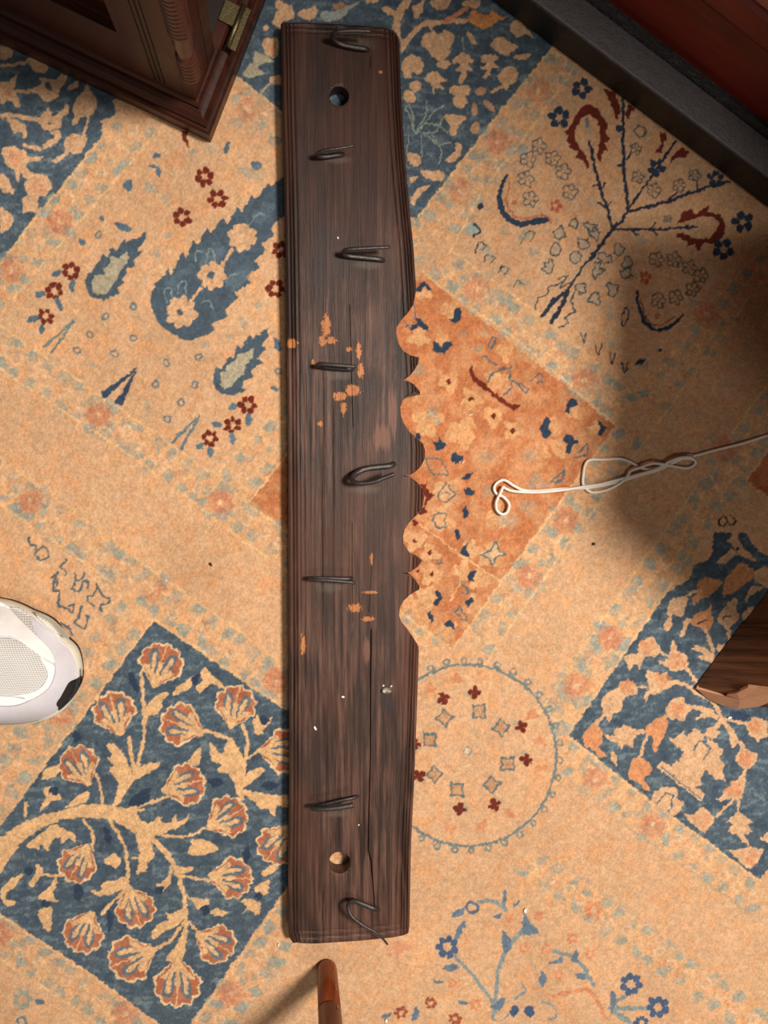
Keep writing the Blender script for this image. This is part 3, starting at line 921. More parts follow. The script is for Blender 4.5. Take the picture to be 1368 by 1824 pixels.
for q in ((755, 270, 100, -72, 'd'), (535, 495, 98, -105, 'd'), (368, 745, 92, -118, 'd'), (845, 555, 98, 200, 'd'), (1105, 465, 95, -78, 'd'), (868, 838, 95, -15, 'd'),
          (1325, 680, 100, 0, 'd'), (1068, 92, 96, -28, 'e'), (1090, 380, 95, 5, 'e'), (1012, 690, 92, 30, 'e'), (830, 878, 108, 92, 'e'), (612, 760, 106, 158, 'e'),
          (632, 522, 92, 72, 'e'), (390, 640, 95, 112, 'e'), (362, 315, 90, 120, 'e'), (1300, 225, 95, 125, 'e')):
    palmette(*q)
motifs('d', INK, '''
600,330 620,310 650,370 645,405 620,390
895,345 940,310 930,355 905,370
600,930 640,880 700,850 695,900 640,935
965,815 1010,805 1050,830 1000,850
1225,840 1270,825 1315,835 1260,865
1215,530 1240,515 1265,535 1235,555
340,600 365,590 380,620 350,640
235,860 270,850 275,880 245,885''')
motifs('e', INK, '''
485,145 510,150 525,200 510,220 490,190
345,430 370,410 388,440 370,490 345,470
725,430 750,415 768,435 745,460
940,525 965,510 985,535 955,558
1130,270 1160,230 1172,270 1155,310
495,545 515,530 530,590 510,640
190,500 210,480 240,500 220,525
110,345 135,325 155,345 130,370
1190,460 1215,450 1230,470 1210,485
625,25 690,-10 700,15 640,45''')

# --- weave the samples into a mesh
COL = CV.reshape(NY, 2, NX, 2, 3).mean((1, 3))
kn = vnoise(NY, NX, 1.5, 1.5, 41); k2 = vnoise(NY, NX, 4.5, 4.5, 42); k3 = vnoise(NY, NX, 2.2, 2.2, 43)
COL *= (1+0.17*(kn-0.5)+0.09*(k2-0.5))[..., None]
COL *= 1+(k3-0.5)[..., None]*np.array([0.02, -0.03, -0.09], np.float32)
COL = np.clip(COL, 0, 1)
LIN = np.where(COL > 0.04045, ((COL+0.055)/1.055)**2.4, COL/12.92).astype(np.float32)
mk = int((MG-0.02)/STEP)
pick = lambda n: np.concatenate([np.arange(0, mk, 7), np.arange(mk, n-mk), np.arange(n-mk, n, 7)])   # coarser outside the frame
ix, iy = pick(NX), pick(NY)
ext = np.array([0.007, 0.08, 0.25, 0.6, 0.85]); e = len(ext)
ax, ay = X0+(ix+0.5)*STEP, Y0+(iy+0.5)*STEP
gx = np.concatenate([ax[0]-ext[::-1], ax, ax[-1]+ext]); gy = np.concatenate([ay[0]-ext[::-1], ay, ay[-1]+ext])
MX_, MY_ = len(gx), len(gy)
LIN = np.pad(LIN[iy][:, ix], ((e, e), (e, e), (0, 0)), mode='edge')
base = np.array(s2l(SAND), np.float32)
for i in range(e):
    LIN[i, :] = base; LIN[-1-i, :] = base; LIN[:, i] = base; LIN[:, -1-i] = base
Z = np.zeros((MY_, MX_), np.float32)
Z[e:-e, e:-e] = ((vnoise(NY, NX, 1.6, 1.6, 31)-0.5)*0.0007+(vnoise(NY, NX, 9, 9, 32)-0.5)*0.0006)[iy][:, ix]
co = np.empty((MY_, MX_, 3), np.float32)
co[..., 0] = gx[None, :]; co[..., 1] = gy[:, None]; co[..., 2] = Z-0.0006
idx = np.arange(MX_*MY_, dtype=np.int32).reshape(MY_, MX_)
quads = np.stack([idx[:-1, :-1], idx[:-1, 1:], idx[1:, 1:], idx[1:, :-1]], -1).reshape(-1, 4)
me = bpy.data.meshes.new('carpet')
me.vertices.add(MX_*MY_); me.vertices.foreach_set('co', co.ravel())
me.loops.add(quads.size); me.loops.foreach_set('vertex_index', quads.ravel())
me.polygons.add(len(quads))
me.polygons.foreach_set('loop_start', np.arange(0, quads.size, 4, dtype=np.int32))
me.polygons.foreach_set('use_smooth', np.ones(len(quads), bool))
at_ = me.color_attributes.new('dye', 'FLOAT_COLOR', 'POINT')
at_.data.foreach_set('color', np.concatenate([LIN, np.ones((MY_, MX_, 1), np.float32)], -1).ravel())
me.update(calc_edges=True)
m, nt, b = nodemat('wool_pile'); q = NB(nt)
at = q.n('ShaderNodeAttribute', attribute_name='dye')
v = q.coord('Object')
fz = q.noise(v, 900, 3, 0.7)
f2 = q.noise(v, 140, 3, 0.6)
k = q.math('ADD', q.math('MULTIPLY', fz, 0.42), q.math('ADD', q.math('MULTIPLY', f2, 0.16), 0.71))
kk = q.n('ShaderNodeVectorMath', operation='SCALE'); nt.links.new(at.outputs['Color'], kk.inputs[0]); nt.links.new(k, kk.inputs['Scale'])
nt.links.new(kk.outputs[0], b.inputs['Base Color'])
b.inputs['Roughness'].default_value = 0.95; b.inputs['Specular IOR Level'].default_value = 0.12
b.inputs['Sheen Weight'].default_value = 0.08; b.inputs['Sheen Roughness'].default_value = 0.6
q.bump(fz, 0.8, 0.0014, b)
me.materials.append(m)
carpet = link(bpy.data.objects.new('carpet', me))
tag(carpet, 'worn sand-coloured wool carpet with navy panels, rust flowers and paisleys', 'carpet')
del CV, U, V, WOOL, MOT, STREAK, BIG
fl = mesh_obj('floor', [(-2.2, -2.4, -0.006), (2.4, -2.4, -0.006), (2.4, 2.2, -0.006), (-2.2, 2.2, -0.006)], [(0, 1, 2, 3)],
              wood_mat('floor_boards', (70, 44, 28), (110, 72, 44), (1, 0, 0), 0.5, 30))
fl['kind'] = 'structure'
# ------------------------------------------------------------------ helpers for built things
def anchor(t, loc):
    """move the Empty to the thing's base without moving its parts"""
    loc = Vector(loc); t.location = loc
    for c in t.children: c.location = c.location-loc
def pip(x, y, poly_):
    c = False; n = len(poly_)
    for i in range(n):
        xa, ya = poly_[i]; xb, yb = poly_[(i+1) % n]
        if (ya > y) != (yb > y) and x < (xb-xa)*(y-ya)/(yb-ya)+xa: c = not c
    return c
def pdist(x, y, poly_):
    best = 1e9; n = len(poly_)
    for i in range(n):
        xa, ya = poly_[i]; xb, yb = poly_[(i+1) % n]
        dx, dy = xb-xa, yb-ya; L = dx*dx+dy*dy or 1e-9
        t = min(1, max(0, ((x-xa)*dx+(y-ya)*dy)/L))
        best = min(best, (x-xa-t*dx)**2+(y-ya-t*dy)**2)
    return math.sqrt(best)

# ------------------------------------------------------------------ hook board
ZB = 0.018
LEFT = [(38, 500), (200, 503), (400, 508), (600, 511), (800, 513), (1000, 514), (1200, 515), (1400, 515), (1560, 513), (1660, 514), (1684, 521)]
RIGHT = [(40, 710), (90, 712), (170, 715), (280, 722), (380, 731), (440, 737), (500, 741), (640, 748), (800, 758), (885, 757), (1000, 753), (1150, 747), (1300, 742), (1400, 738), (1500, 733), (1650, 730), (1684, 729)]
xl = lambda y: float(np.interp(y, [p[0] for p in LEFT], [p[1] for p in LEFT]))
xr = lambda y: float(np.interp(y, [p[0] for p in RIGHT], [p[1] for p in RIGHT]))
yt = lambda x: float(np.interp(x, [500, 540, 600, 660, 690, 700, 709], [38, 38, 41, 45, 48, 52, 64]))
yb = lambda x: float(np.interp(x, [515, 522, 560, 640, 700, 727, 731], [1668, 1682, 1683, 1678, 1672, 1667, 1655]))
SCALLOP = '746,1153 742,1145 732,1130 717,1112 711,1097 712.5,1082 719,1070 729.6,1060 740,1054 747,1050 746.7,1043 740,1032.5 729.6,1024 716,1020.6 731.7,1019 735,1016 744,1009.6 753,998.8 746,994 736,990 726.5,980 719,968 718,955 721,943 729.6,930 739,921 746,914 753.5,901 756,884.6 752.5,870 744,859.6 731.7,850 715,847.8 728.5,846.5 738,842 750,831 757,817 757.7,802 753.5,790 742,779 729.6,769 719,754 714,740 713,725 718,712.5 729.6,704 749,703 747,696 738,685 727.5,679 719,677 729.6,670 738,660 745,648 747,636.5 731.7,633 719,626 710,612.5 706,594 706.7,583 714,571 727.5,556 737,542 740,525'
OUT = [(xl(y), y) for y in range(42, 1660, 12)]
OUT += [(514, 1662), (517, 1674), (522, 1682)]+[(x, yb(x)) for x in range(530, 726, 8)]+[(728, 1664), (730, 1652)]
OUT += [(xr(y), y) for y in range(1640, 1158, -10)]
OUT += pp(SCALLOP)
OUT += [(xr(y), y) for y in range(514, 74, -10)]
OUT += [(711, 70), (707, 60), (700, 53), (690, 48.5)]+[(x, yt(x)) for x in range(682, 508, -8)]+[(503, 38.6)]
HOLES = [(604, 171, 17.5), (605, 1537, 19.5)]
CRACKS = [([(545, 623), (620, 625), (700, 627), (760, 629)], 1.0, 0.9), ([(930, 627), (1000, 627), (1110, 628)], 0.6, 0.7),
          ([(1120, 661), (1200, 660), (1340, 660), (1440, 657), (1515, 656), (1535, 661), (1570, 664), (1625, 668)], 3.0, 1.1),
          ([(48, 599), (62, 599)], 1.0, 0.8), ([(100, 660), (124, 659)], 1.2, 0.8), ([(1000, 662), (1090, 657)], 0.4, 0.7)]
crack_x = lambda c, y: float(np.interp(y, [p[0] for p in c], [p[1] for p in c]))
_rg = random.Random(3)
RIDGE = [_rg.random() for _ in range(400)]
def board_z(x, y):
    dl, dr, dt, db = x-xl(y), xr(y)-x, y-yt(x), yb(x)-y
    z = 0.0
    d = min(dl, dr, dt, db)
    if d < 5: z -= 0.0019*(1-max(d, 0)/5)**2
    for dd, gs in ((dl, ((9, .0015, 2.2), (14.5, .0014, 2.2), (22, .0006, 1.6))), (dr, ((6.5, .0013, 2), (11.5, .0014, 2), (16.5, .0011, 1.8), (25, .0006, 1.6)))):
        for g, dep, hw in gs:
            a = abs(dd-g)
            if a < hw: z -= dep*(1-a/hw)
    if 7 < dl and 5 < dr:
        for dd, gs in ((dt, ((9, .0011, 3.2), (18, .0006, 3))), (db, ((13, .0011, 3.2), (24, .0006, 3)))):
            for g, dep, hw in gs:
                a = abs(dd-g)
                if a < hw: z -= dep*(1-a/hw)
    k = min(1, max(0, (y-640)/120))*min(1, max(0, (1480-y)/150))*min(1, max(0, (625-x)/40))*min(1, max(0, (dl-22)/5))
    if k > 0:
        s = (x+2.2*math.sin(y/130.0)+3*math.sin(y/310.0))/4.6; i = int(s)
        f_ = s-i; f_ = f_*f_*(3-2*f_); z -= k*0.0012*(RIDGE[i % 400]*(1-f_)+RIDGE[(i+1) % 400]*f_)
    return z
OFFL = [.8, 2.2, 3.6, 5.2, 6.8, 8, 9, 10, 11.2, 12.3, 13.4, 14.5, 15.6, 17, 19.6, 20.8, 22, 23.2, 25]
OFFR = [.8, 2.2, 3.6, 4.5, 5.5, 6.5, 7.5, 8.7, 9.7, 10.6, 11.5, 12.4, 13.5, 14.7, 15.6, 16.5, 17.5, 19, 21, 23.2, 25, 26.8, 28.5]
rows = [39.5+3*k for k in range(0, 12)]+[76+5.6*k for k in range(0, 280)]
rows = [y for y in rows if y < 1640]+[1641+3*k for k in range(0, 14)]
GP = []
for y in rows:
    a, c = xl(y), xr(y)
    xs = [(a+o, None) for o in OFFL]+[(c-o, None) for o in OFFR]
    x = a+28.4
    while x < c-31:
        xs.append((x, None)); x += 3.4
    for cp, dep, hw in CRACKS:
        if cp[0][0] <= y <= cp[-1][0]:
            cx = crack_x(cp, y); xs = [q_ for q_ in xs if abs(q_[0]-cx) > 1.6]
            xs += [(cx-hw, None), (cx, dep), (cx+hw, None)]
    for (x, dep) in xs:
        if any((x-h[0])**2+(y-h[1])**2 < (h[2]+1)**2 for h in HOLES): continue
        near = x > c-62 and 500 < y < 1170
        if not pip(x, y, OUT): continue
        if (near or min(y-yt(x), yb(x)-y) < 6) and pdist(x, y, OUT) < 0.9: continue
        GP.append((x, y, dep))
vs2, zz = [], []
for (x, y) in OUT: vs2.append((x, y)); zz.append(board_z(x, y))
nout = len(OUT); loops = [list(range(nout))]; cons = []
for (hx, hy, hr) in HOLES:
    i0 = len(vs2)
    for k in range(28):
        t = 2*math.pi*k/28; vs2.append((hx+hr*math.cos(t), hy+hr*math.sin(t))); zz.append(-0.0004)
    cons += [(i0+k, i0+(k+1) % 28) for k in range(28)]
for (x, y, dep) in GP:
    vs2.append((x, y)); zz.append(board_z(x, y)-(dep*0.001 if dep else 0))
ov, oe, of_, oorig, _, _ = delaunay_2d_cdt([Vector(p) for p in vs2], cons, loops, 1, 1e-4)
pos = []
for i, p in enumerate(ov):
    z = zz[oorig[i][0]] if oorig[i] else board_z(p[0], p[1])
    w_ = P(p[0], p[1], ZB); w_.z = ZB+z; pos.append(w_)
fcs = []
for t in of_:
    cx = sum(ov[i][0] for i in t)/3; cy = sum(ov[i][1] for i in t)/3
    if any((cx-h[0])**2+(cy-h[1])**2 < (h[2]*0.985)**2 for h in HOLES): continue
    fcs.append(tuple(t))
edge_n = {}
for t in fcs:
    for k in range(len(t)):
        a, c = t[k], t[(k+1) % len(t)]
        key = (min(a, c), max(a, c)); edge_n.setdefault(key, []).append((a, c))
nb = len(pos); low = {}
def lower(i):
    if i not in low:
        low[i] = len(pos); pos.append(Vector((pos[i].x, pos[i].y, 0.0004)))
    return low[i]
side = []
for key, es in edge_n.items():
    if len(es) == 1:
        a, c = es[0]; side.append((c, a, lower(a), lower(c)))
bottom = [tuple(reversed([lower(i) for i in t])) for t in fcs if all(i in low for i in t)]
# wood of the board: dark stained pine, raised grain, rubbed and chipped spots
mw, nt, b = nodemat('stained_pine'); q = NB(nt)
gv = q.coord('Object', (1, 0.035, 0.2))
g1 = q.noise(gv, 230, 5, 0.62, 0.3); g2 = q.noise(gv, 900, 3, 0.6); bl = q.noise(q.coord('Object', (1, 0.3, 1)), 26, 4, 0.6)
bl2 = q.noise(q.coord('Object', (1, 0.5, 1)), 9, 3, 0.55)
gr = q.ramp(q.math('ADD', q.math('MULTIPLY', g1, 0.72), q.math('MULTIPLY', g2, 0.28)), 0.36, 0.66)
c1 = q.mix(gr, s2l((40, 26, 21)), s2l((112, 80, 67)))
c1 = q.mix(q.math('MULTIPLY', q.ramp(bl, 0.46, 0.66), 0.8), c1, s2l((50, 37, 32)))
c1 = q.mix(q.math('MULTIPLY', q.ramp(bl2, 0.52, 0.68), 0.45), c1, s2l((96, 60, 44)))
sp0 = q.n('ShaderNodeSeparateXYZ'); tc0 = q.n('ShaderNodeTexCoord'); nt.links.new(tc0.outputs['Object'], sp0.inputs[0])
var = q.math('MULTIPLY', q.ramp(q.math('ADD', sp0.outputs[1], q.math('MULTIPLY', q.math('SUBTRACT', bl, 0.5), 0.5)), 0.0, 0.2), 0.8)
c1 = q.mix(var, c1, q.mix(q.ramp(bl, 0.35, 0.65), s2l((62, 35, 25)), s2l((40, 27, 22))))   # old varnish left on the upper half
sep = q.n('ShaderNodeSeparateXYZ'); tc = q.n('ShaderNodeTexCoord'); nt.links.new(tc.outputs['Object'], sep.inputs[0])
def zone(px, py, rx, ry):
    c = P(px, py, ZB); s = 0.00055
    a = q.math('DIVIDE', q.math('SUBTRACT', sep.outputs[0], c.x), rx*s)
    d = q.math('DIVIDE', q.math('SUBTRACT', sep.outputs[1], c.y), ry*s)
    return q.math('SUBTRACT', 1.0, q.math('SQRT', q.math('ADD', q.math('MULTIPLY', a, a), q.math('MULTIPLY', d, d))), clamp=True)
chip = None
for zn in ((581, 580, 13, 34), (590, 606, 18, 10), (574, 607, 10, 16), (639, 625, 8, 26), (628, 695, 24, 18), (606, 706, 22, 14), (612, 728, 9, 20), (520, 612, 16, 14), (643, 660, 10, 22),
           (632, 1083, 22, 13), (655, 1103, 20, 8), (662, 995, 4, 22), (660, 1055, 24, 5), (540, 1150, 8, 34), (557, 645, 5, 8), (622, 622, 8, 8), (678, 128, 5, 5), (571, 755, 8, 8)):
    z_ = zone(*zn); chip = z_ if chip is None else q.math('MAXIMUM', chip, z_)
cn = q.noise(q.coord('Object', (1, 0.38, 1)), 560, 5, 0.7)
chipm = q.math('MULTIPLY', q.ramp(q.math('ADD', q.ramp(chip, 0.0, 0.8), q.math('MULTIPLY', q.math('SUBTRACT', cn, 0.5), 3.2)), 0.52, 0.66), q.ramp(chip, 0.0, 0.12))
c1 = q.mix(chipm, c1, q.mix(g1, s2l((128, 68, 32)), s2l((216, 144, 88))))
pale = None
for zn in ((700, 740, 14, 70), (655, 1160, 14, 45), (682, 780, 30, 40)):
    z_ = zone(*zn); pale = z_ if pale is None else q.math('MAXIMUM', pale, z_)
c1 = q.mix(q.math('MULTIPLY', q.math('MULTIPLY', q.ramp(q.math('ADD', q.math('MULTIPLY', pale, 0.6), q.math('MULTIPLY', g1, 1.3)), 0.82, 1.05), q.ramp(pale, 0.0, 0.3)), 0.6), c1, s2l((134, 92, 74)))
dust = None
for zn in ((604, 668, 42, 16), (592, 1046, 44, 20), (650, 872, 50, 14), (640, 78, 50, 18), (600, 284, 44, 12), (655, 472, 46, 14), (600, 1450, 44, 12)):
    z_ = zone(*zn); dust = z_ if dust is None else q.math('MAXIMUM', dust, z_)
c1 = q.mix(q.math('MULTIPLY', q.ramp(q.math('ADD', dust, q.math('MULTIPLY', q.math('SUBTRACT', cn, 0.5), 0.9)), 0.25, 0.8), 0.5), c1, s2l((100, 88, 76)))
soot = q.math('MAXIMUM', zone(690, 1250, 34, 40), zone(585, 460, 60, 120))
c1 = q.mix(q.math('MULTIPLY', q.ramp(q.math('ADD', soot, q.math('MULTIPLY', q.math('SUBTRACT', bl, 0.5), 0.8)), 0.2, 0.8), 0.6), c1, s2l((52, 44, 42)))
q.put(b.inputs['Base Color'], c1)
b.inputs['Roughness'].default_value = 0.5; b.inputs['Specular IOR Level'].default_value = 0.25
q.bump(q.math('ADD', gr, q.math('MULTIPLY', chipm, -0.8)), 0.35, 0.0008, b)
rack = thing('hook_board', 'long dark stained wooden board with iron hooks and one scalloped edge lying on the carpet', 'coat rack')
bo = mesh_obj('board', pos, fcs+side+bottom, mw, rack)
bo['label'] = 'dark brown plank with moulded edges, scalloped side and two drilled holes'
iron = simple_mat('wrought_iron', (84, 78, 76), 0.38, 0.7, 0.25, 300, 0.4)
def hook(pts, r0=3.6, r1=2.4):
    path = [P(x, y, ZB+h*0.001) for (x, y, h) in pts]
    path[0].z -= 0.006
    sm = [Vector(p) for p in catmull(path, False, 5)]
    n = len(sm); rad = [0.00066*(r0+(r1-r0)*(i/(n-1))**1.5) for i in range(n)]
    return tube('hook', sm, rad, iron, rack, 10, 0.8)
hook([(664, 88, 0), (650, 87, 3), (630, 84, 4), (606, 78, 5), (594, 69, 10), (592, 61, 17), (603, 56, 22), (630, 54.5, 24), (661, 55.5, 25)])
hook([(622, 272, 0), (602, 276, 3), (577, 279, 5), (565, 277, 10), (568, 272, 16), (585, 266.5, 20), (607, 264, 22), (632, 258.5, 22)], 3.6, 1.6)
hook([(690, 465, 0), (676, 462, 3), (644, 458.5, 4), (622, 456, 5), (611, 451.5, 10), (614, 446, 16), (626, 443.5, 20), (671, 441, 22), (694, 440, 21)])
hook([(635, 657, 0), (620, 657, 3), (592, 655, 4), (573, 652.5, 6), (566, 650, 11), (573, 648.5, 16), (600, 650.5, 19), (634, 653, 20)], 4, 2.6)
hook([(707, 822, 0), (697, 829, 2.5), (678, 831.5, 4), (656, 834, 5), (641, 839, 6), (630, 847, 10), (627, 855, 14), (634, 860, 18), (648, 861, 20), (667, 858, 22), (682, 852, 23), (702, 844.5, 24)], 4.4, 4.2)
hook([(634, 1030.5, 0), (620, 1031, 3), (590, 1030.5, 4), (561, 1030, 6), (551, 1031, 11), (560, 1032.5, 16), (590, 1034, 19), (632, 1038, 20)], 3.2, 2.6)
hook([(648, 1417.5, 0), (630, 1421, 3), (612, 1425, 4), (580, 1433, 6), (560, 1438, 10), (557, 1440.5, 15), (575, 1441, 19), (600, 1439, 21), (629, 1434, 22)], 2.6, 4.0)
hook([(681, 1626, 0), (667, 1619, 3), (650, 1612, 4), (633, 1606, 6), (623, 1608, 11), (620, 1616, 16), (624, 1629, 20), (635, 1640, 22), (651, 1651, 23), (669, 1660.5, 23), (680, 1670, 22), (690, 1682, 20)], 4.2, 1.8)
# broken-off nail
bright = simple_mat('bare_steel', (196, 188, 178), 0.3, 0.9, 0.2, 900, 0.5)
bm = bmesh.new(); c = P(689, 1228, ZB)
top = []; bot = []
for k in range(14):
    t = 2*math.pi*k/14
    bot.append(bm.verts.new((c.x+0.0056*math.cos(t), c.y+0.0034*math.sin(t), ZB-0.001)))
    top.append(bm.verts.new((c.x+0.0050*math.cos(t), c.y+0.0029*math.sin(t), ZB+0.003+_rg.uniform(-.001, .0022))))
ce = bm.verts.new((c.x, c.y, ZB+0.0012))
for k in range(14):
    j_ = (k+1) % 14
    bm.faces.new((bot[k], bot[j_], top[j_], top[k])); bm.faces.new((top[k], top[j_], ce))
o = bm_obj('broken_nail', bm, bright, rack); o['label'] = 'bright broken stub of a missing hook'
white = simple_mat('white_fleck', (236, 230, 222), 0.7, 0, 0.05)
def fleck(px, py, z, l, w, ang, parent=None, mat=white):
    c = P(px, py, z); a = math.radians(ang); pts = []
    for (u, v) in ((-1, -.4), (-.3, -1), (.7, -.8), (1, .2), (.3, 1), (-.6, .7)):
        x, y = u*l/2, v*w/2; pts.append(Vector((c.x+x*math.cos(a)-y*math.sin(a), c.y+x*math.sin(a)+y*math.cos(a), z)))
    return prism('paint_fleck' if parent else 'lint_fleck', pts, Vector((0, 0, 0.0006)), mat, parent)
for x, y, l, w, an in ((611, 1241, 3.4, 2.2, -20), (561.5, 1297, 5.2, 2.2, 115), (639, 1469, 2, 1.4, 60), (602, 424, 2.4, 1.4, 110), (683, 1221, 2.2, 1.8, 0), (697, 1222, 2.2, 1.6, 20)):
    fleck(x, y, ZB, l*.001, w*.001, an, rack)
anchor(rack, P(620, 870, 0))

# ------------------------------------------------------------------ carved cabinet, upper left
MAH = wood_mat('cabinet_wood', (46, 15, 5), (72, 27, 10), (0, 0, 1), 0.45, 60, 0.15, 0.25)
MAH_H = wood_mat('cabinet_moulding', (40, 16, 9), (66, 30, 18), (-0.9, 0.42, 0), 0.42, 70, 0.15, 0.3)
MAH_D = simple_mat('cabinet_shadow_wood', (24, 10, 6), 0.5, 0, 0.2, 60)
O = P(375.7, 254, 0)
ua = (P(0, 80, 0)-P(320, 230, 0)); ua.z = 0; ua.normalize()
vb = (P(489, 5, 0)-O); vb.z = 0
vb = (vb-ua*vb.dot(ua)).normalized()
zz_ = Vector((0, 0, 1))
def cab(u, v, z): return O+ua*u+vb*v+zz_*z
cabinet = thing('cabinet', 'dark mahogany cabinet with stepped base moulding, fluted pilaster and turned corner column', 'cabinet')
LU, LV = 0.62, 0.46
def cab_box(name, u0, u1, v0, v1, z0, z1, mat, parent=cabinet, bev=0.0):
    bm = bmesh.new()
    vv = [bm.verts.new(cab(u, v, z)) for z in (z0, z1) for (u, v) in ((u0, v0), (u1, v0), (u1, v1), (u0, v1))]
    for f in ((0, 1, 2, 3), (4, 5, 6, 7), (0, 1, 5, 4), (1, 2, 6, 5), (2, 3, 7, 6), (3, 0, 4, 7)): bm.faces.new([vv[i] for i in f])
    bmesh.ops.recalc_face_normals(bm, faces=bm.faces)
    if bev: bmesh.ops.bevel(bm, geom=bm.edges[:], offset=bev, segments=2, affect='EDGES')
    return bm_obj(name, bm, mat, parent)
# base moulding: one profile swept round the visible corner
prof = [(0, 0.001), (0, 0.018), (0.002, 0.020), (0.004, 0.020), (0.0045, 0.024), (0.008, 0.029), (0.0115, 0.031), (0.0135, 0.031), (0.0135, 0.034), (0.0155, 0.037), (0.017, 0.038), (0.024, 0.038)]
vv, ff = [], []
for (i_, z) in prof:
    vv += [cab(LU, i_, z), cab(i_, i_, z), cab(i_, LV, z)]
for k in range(len(prof)-1):
    for s in (0, 1): ff.append((3*k+s, 3*k+s+1, 3*k+s+4, 3*k+s+3))
mesh_obj('base_moulding', vv, ff, MAH_H, cabinet)
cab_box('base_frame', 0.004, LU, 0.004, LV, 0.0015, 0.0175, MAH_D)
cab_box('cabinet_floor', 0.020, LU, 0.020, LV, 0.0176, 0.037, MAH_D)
B = 0.017                                           # body set back behind the moulding
HT = 0.66
# front face (v = B): pilaster frame, recessed panel
pf = lambda px, py, dv=0.0: (lambda w_: ((w_-O).dot(ua), w_.z))(on_plane(px, py, cab(0, B+dv, 0), vb))
u_pan, z_pan = pf(208, 58)
cab_box('back_panel', B+0.034, LU, B+0.012, LV, 0.0375, HT, MAH)
cab_box('lower_rail', B+0.012, LU, B, B+0.014, 0.0382, z_pan, MAH_H)
cab_box('stile', B+0.012, u_pan, B, B+0.014, z_pan, HT, MAH)
cab_box('corner_post', B, B+0.012, B, B+0.03, 0.0382, HT, MAH)
cab_box('panel_bead', u_pan+0.0005, LU, B+0.006, B+0.013, z_pan, z_pan+0.006, MAH_H)
for px0, py0 in ((279, 150), (287, 152), (295, 155)):
    u0, z0 = pf(px0, py0)
    t = tube('flute', [cab(u0, B-0.0002, 0.042), cab(u0, B-0.0002, HT)], 0.0011, MAH_D, cabinet, 6)
# turned half column near the corner
cu, cz = pf(341, 133)
col_path, col_r = [], []
z = cz
def cring(zv, r): col_path.append(cab(cu, B-0.001, zv)); col_r.append(0.0076+(r-0.0098)*1.1)
cring(cz, 0.004); cring(cz+0.001, 0.008)
for k in range(6):
    z0 = cz+0.002+k*0.0062; cring(z0, 0.0085); cring(z0+0.0016, 0.0103); cring(z0+0.0044, 0.0103); cring(z0+0.0060, 0.0085)
z1 = cz+0.040
cring(z1+0.004, 0.0086); cring(z1+0.020, 0.0100); cring(z1+0.034, 0.0094)
for k in range(44):
    z0 = z1+0.036+k*0.0055; cring(z0, 0.0098); cring(z0+0.0014, 0.0112); cring(z0+0.0040, 0.0112); cring(z0+0.0054, 0.0098)
tube('turned_column', col_path, col_r, wood_mat('column_wood', (50, 23, 16), (80, 42, 31), (0, 0, 1), 0.36, 80, 0.1, 0.4), cabinet, 20)
# right-hand side with its door and hinge
ps = lambda px, py, du=0.0: (lambda w_: ((w_-O).dot(vb), w_.z))(on_plane(px, py, cab(B+du, 0, 0), ua))
cab_box('side_stile', B+0.0005, B+0.016, B+0.0305, B+0.046, 0.0382, HT, MAH_H, bev=0.001)
brass = simple_mat('aged_brass', (112, 100, 70), 0.4, 0.85, 0.25, 200, 0.3)
w_ = P(414, 27, 0.041)-O; hu, hv = w_.dot(ua), w_.dot(vb)
hg = cab_box('hinge', hu-0.004, hu+0.010, hv-0.008, hv+0.010, 0.0382, 0.0402, brass, bev=0.0004)
tube('hinge_pin', [cab(hu-0.006, hv-0.026, 0.0412), cab(hu-0.006, hv+0.012, 0.0412)], 0.0024, brass, hg, 10)
cab_box('hinge_leaf', hu-0.0125, hu-0.0065, hv-0.026, hv+0.012, 0.0382, 0.0396, brass, hg, bev=0.0003)
anchor(cabinet, O)

# ------------------------------------------------------------------ mahogany chest on a black plinth, upper right
E0, E1 = P(1022, 110, 0), P(1325, 336, 0)
ea = (E1-E0).normalized(); en = Vector((-ea.y, ea.x, 0))
if en.dot(Vector((1, 1, 0))) < 0: en = -en
def ch(s, n, z): return E0+ea*s+en*n+zz_*z
chest = thing('dresser', 'red mahogany dresser standing on a rough black painted plinth', 'dresser')
zp = 0.052
# plinth height and ledge depth read from the photograph's edges
w_ = on_plane(1160, 164, E0, en); zp = max(0.03, min(0.09, w_.z))
led = (P(1160, 91, zp)-E0).dot(en)
red = wood_mat('red_mahogany', (72, 16, 8), (120, 34, 16), tuple(ea), 0.3, 40, 0.1)
mb, nt, b = nodemat('black_paint'); q = NB(nt)
v = q.coord('Object'); nz = q.noise(v, 130, 5, 0.65); nz2 = q.noise(v, 500, 3, 0.6)
q.put(b.inputs['Base Color'], q.mix(nz, s2l((12, 11, 11)), s2l((30, 28, 30))))
b.inputs['Roughness'].default_value = 0.4; b.inputs['Specular IOR Level'].default_value = 0.5
q.bump(q.math('ADD', nz, q.math('MULTIPLY', nz2, 0.4)), 0.55, 0.003, b)
def ch_prof(name, prof_, mat, s0=-0.55, s1=0.75, ns=1):
    vv, ff = [], []
    n = len(prof_)
    for k in range(ns+1):
        s = s0+(s1-s0)*k/ns
        vv += [ch(s, a, z) for (a, z) in prof_]
    for k in range(ns):
        for i in range(n): ff.append((k*n+i, k*n+(i+1) % n, (k+1)*n+(i+1) % n, (k+1)*n+i))
    ff += [tuple(range(n)), tuple(reversed(range(ns*n, ns*n+n)))]
    bm = bmesh.new(); bv = [bm.verts.new(x) for x in vv]
    for f in ff: bm.faces.new([bv[i] for i in f])
    return bm_obj(name, bm, mat, chest)
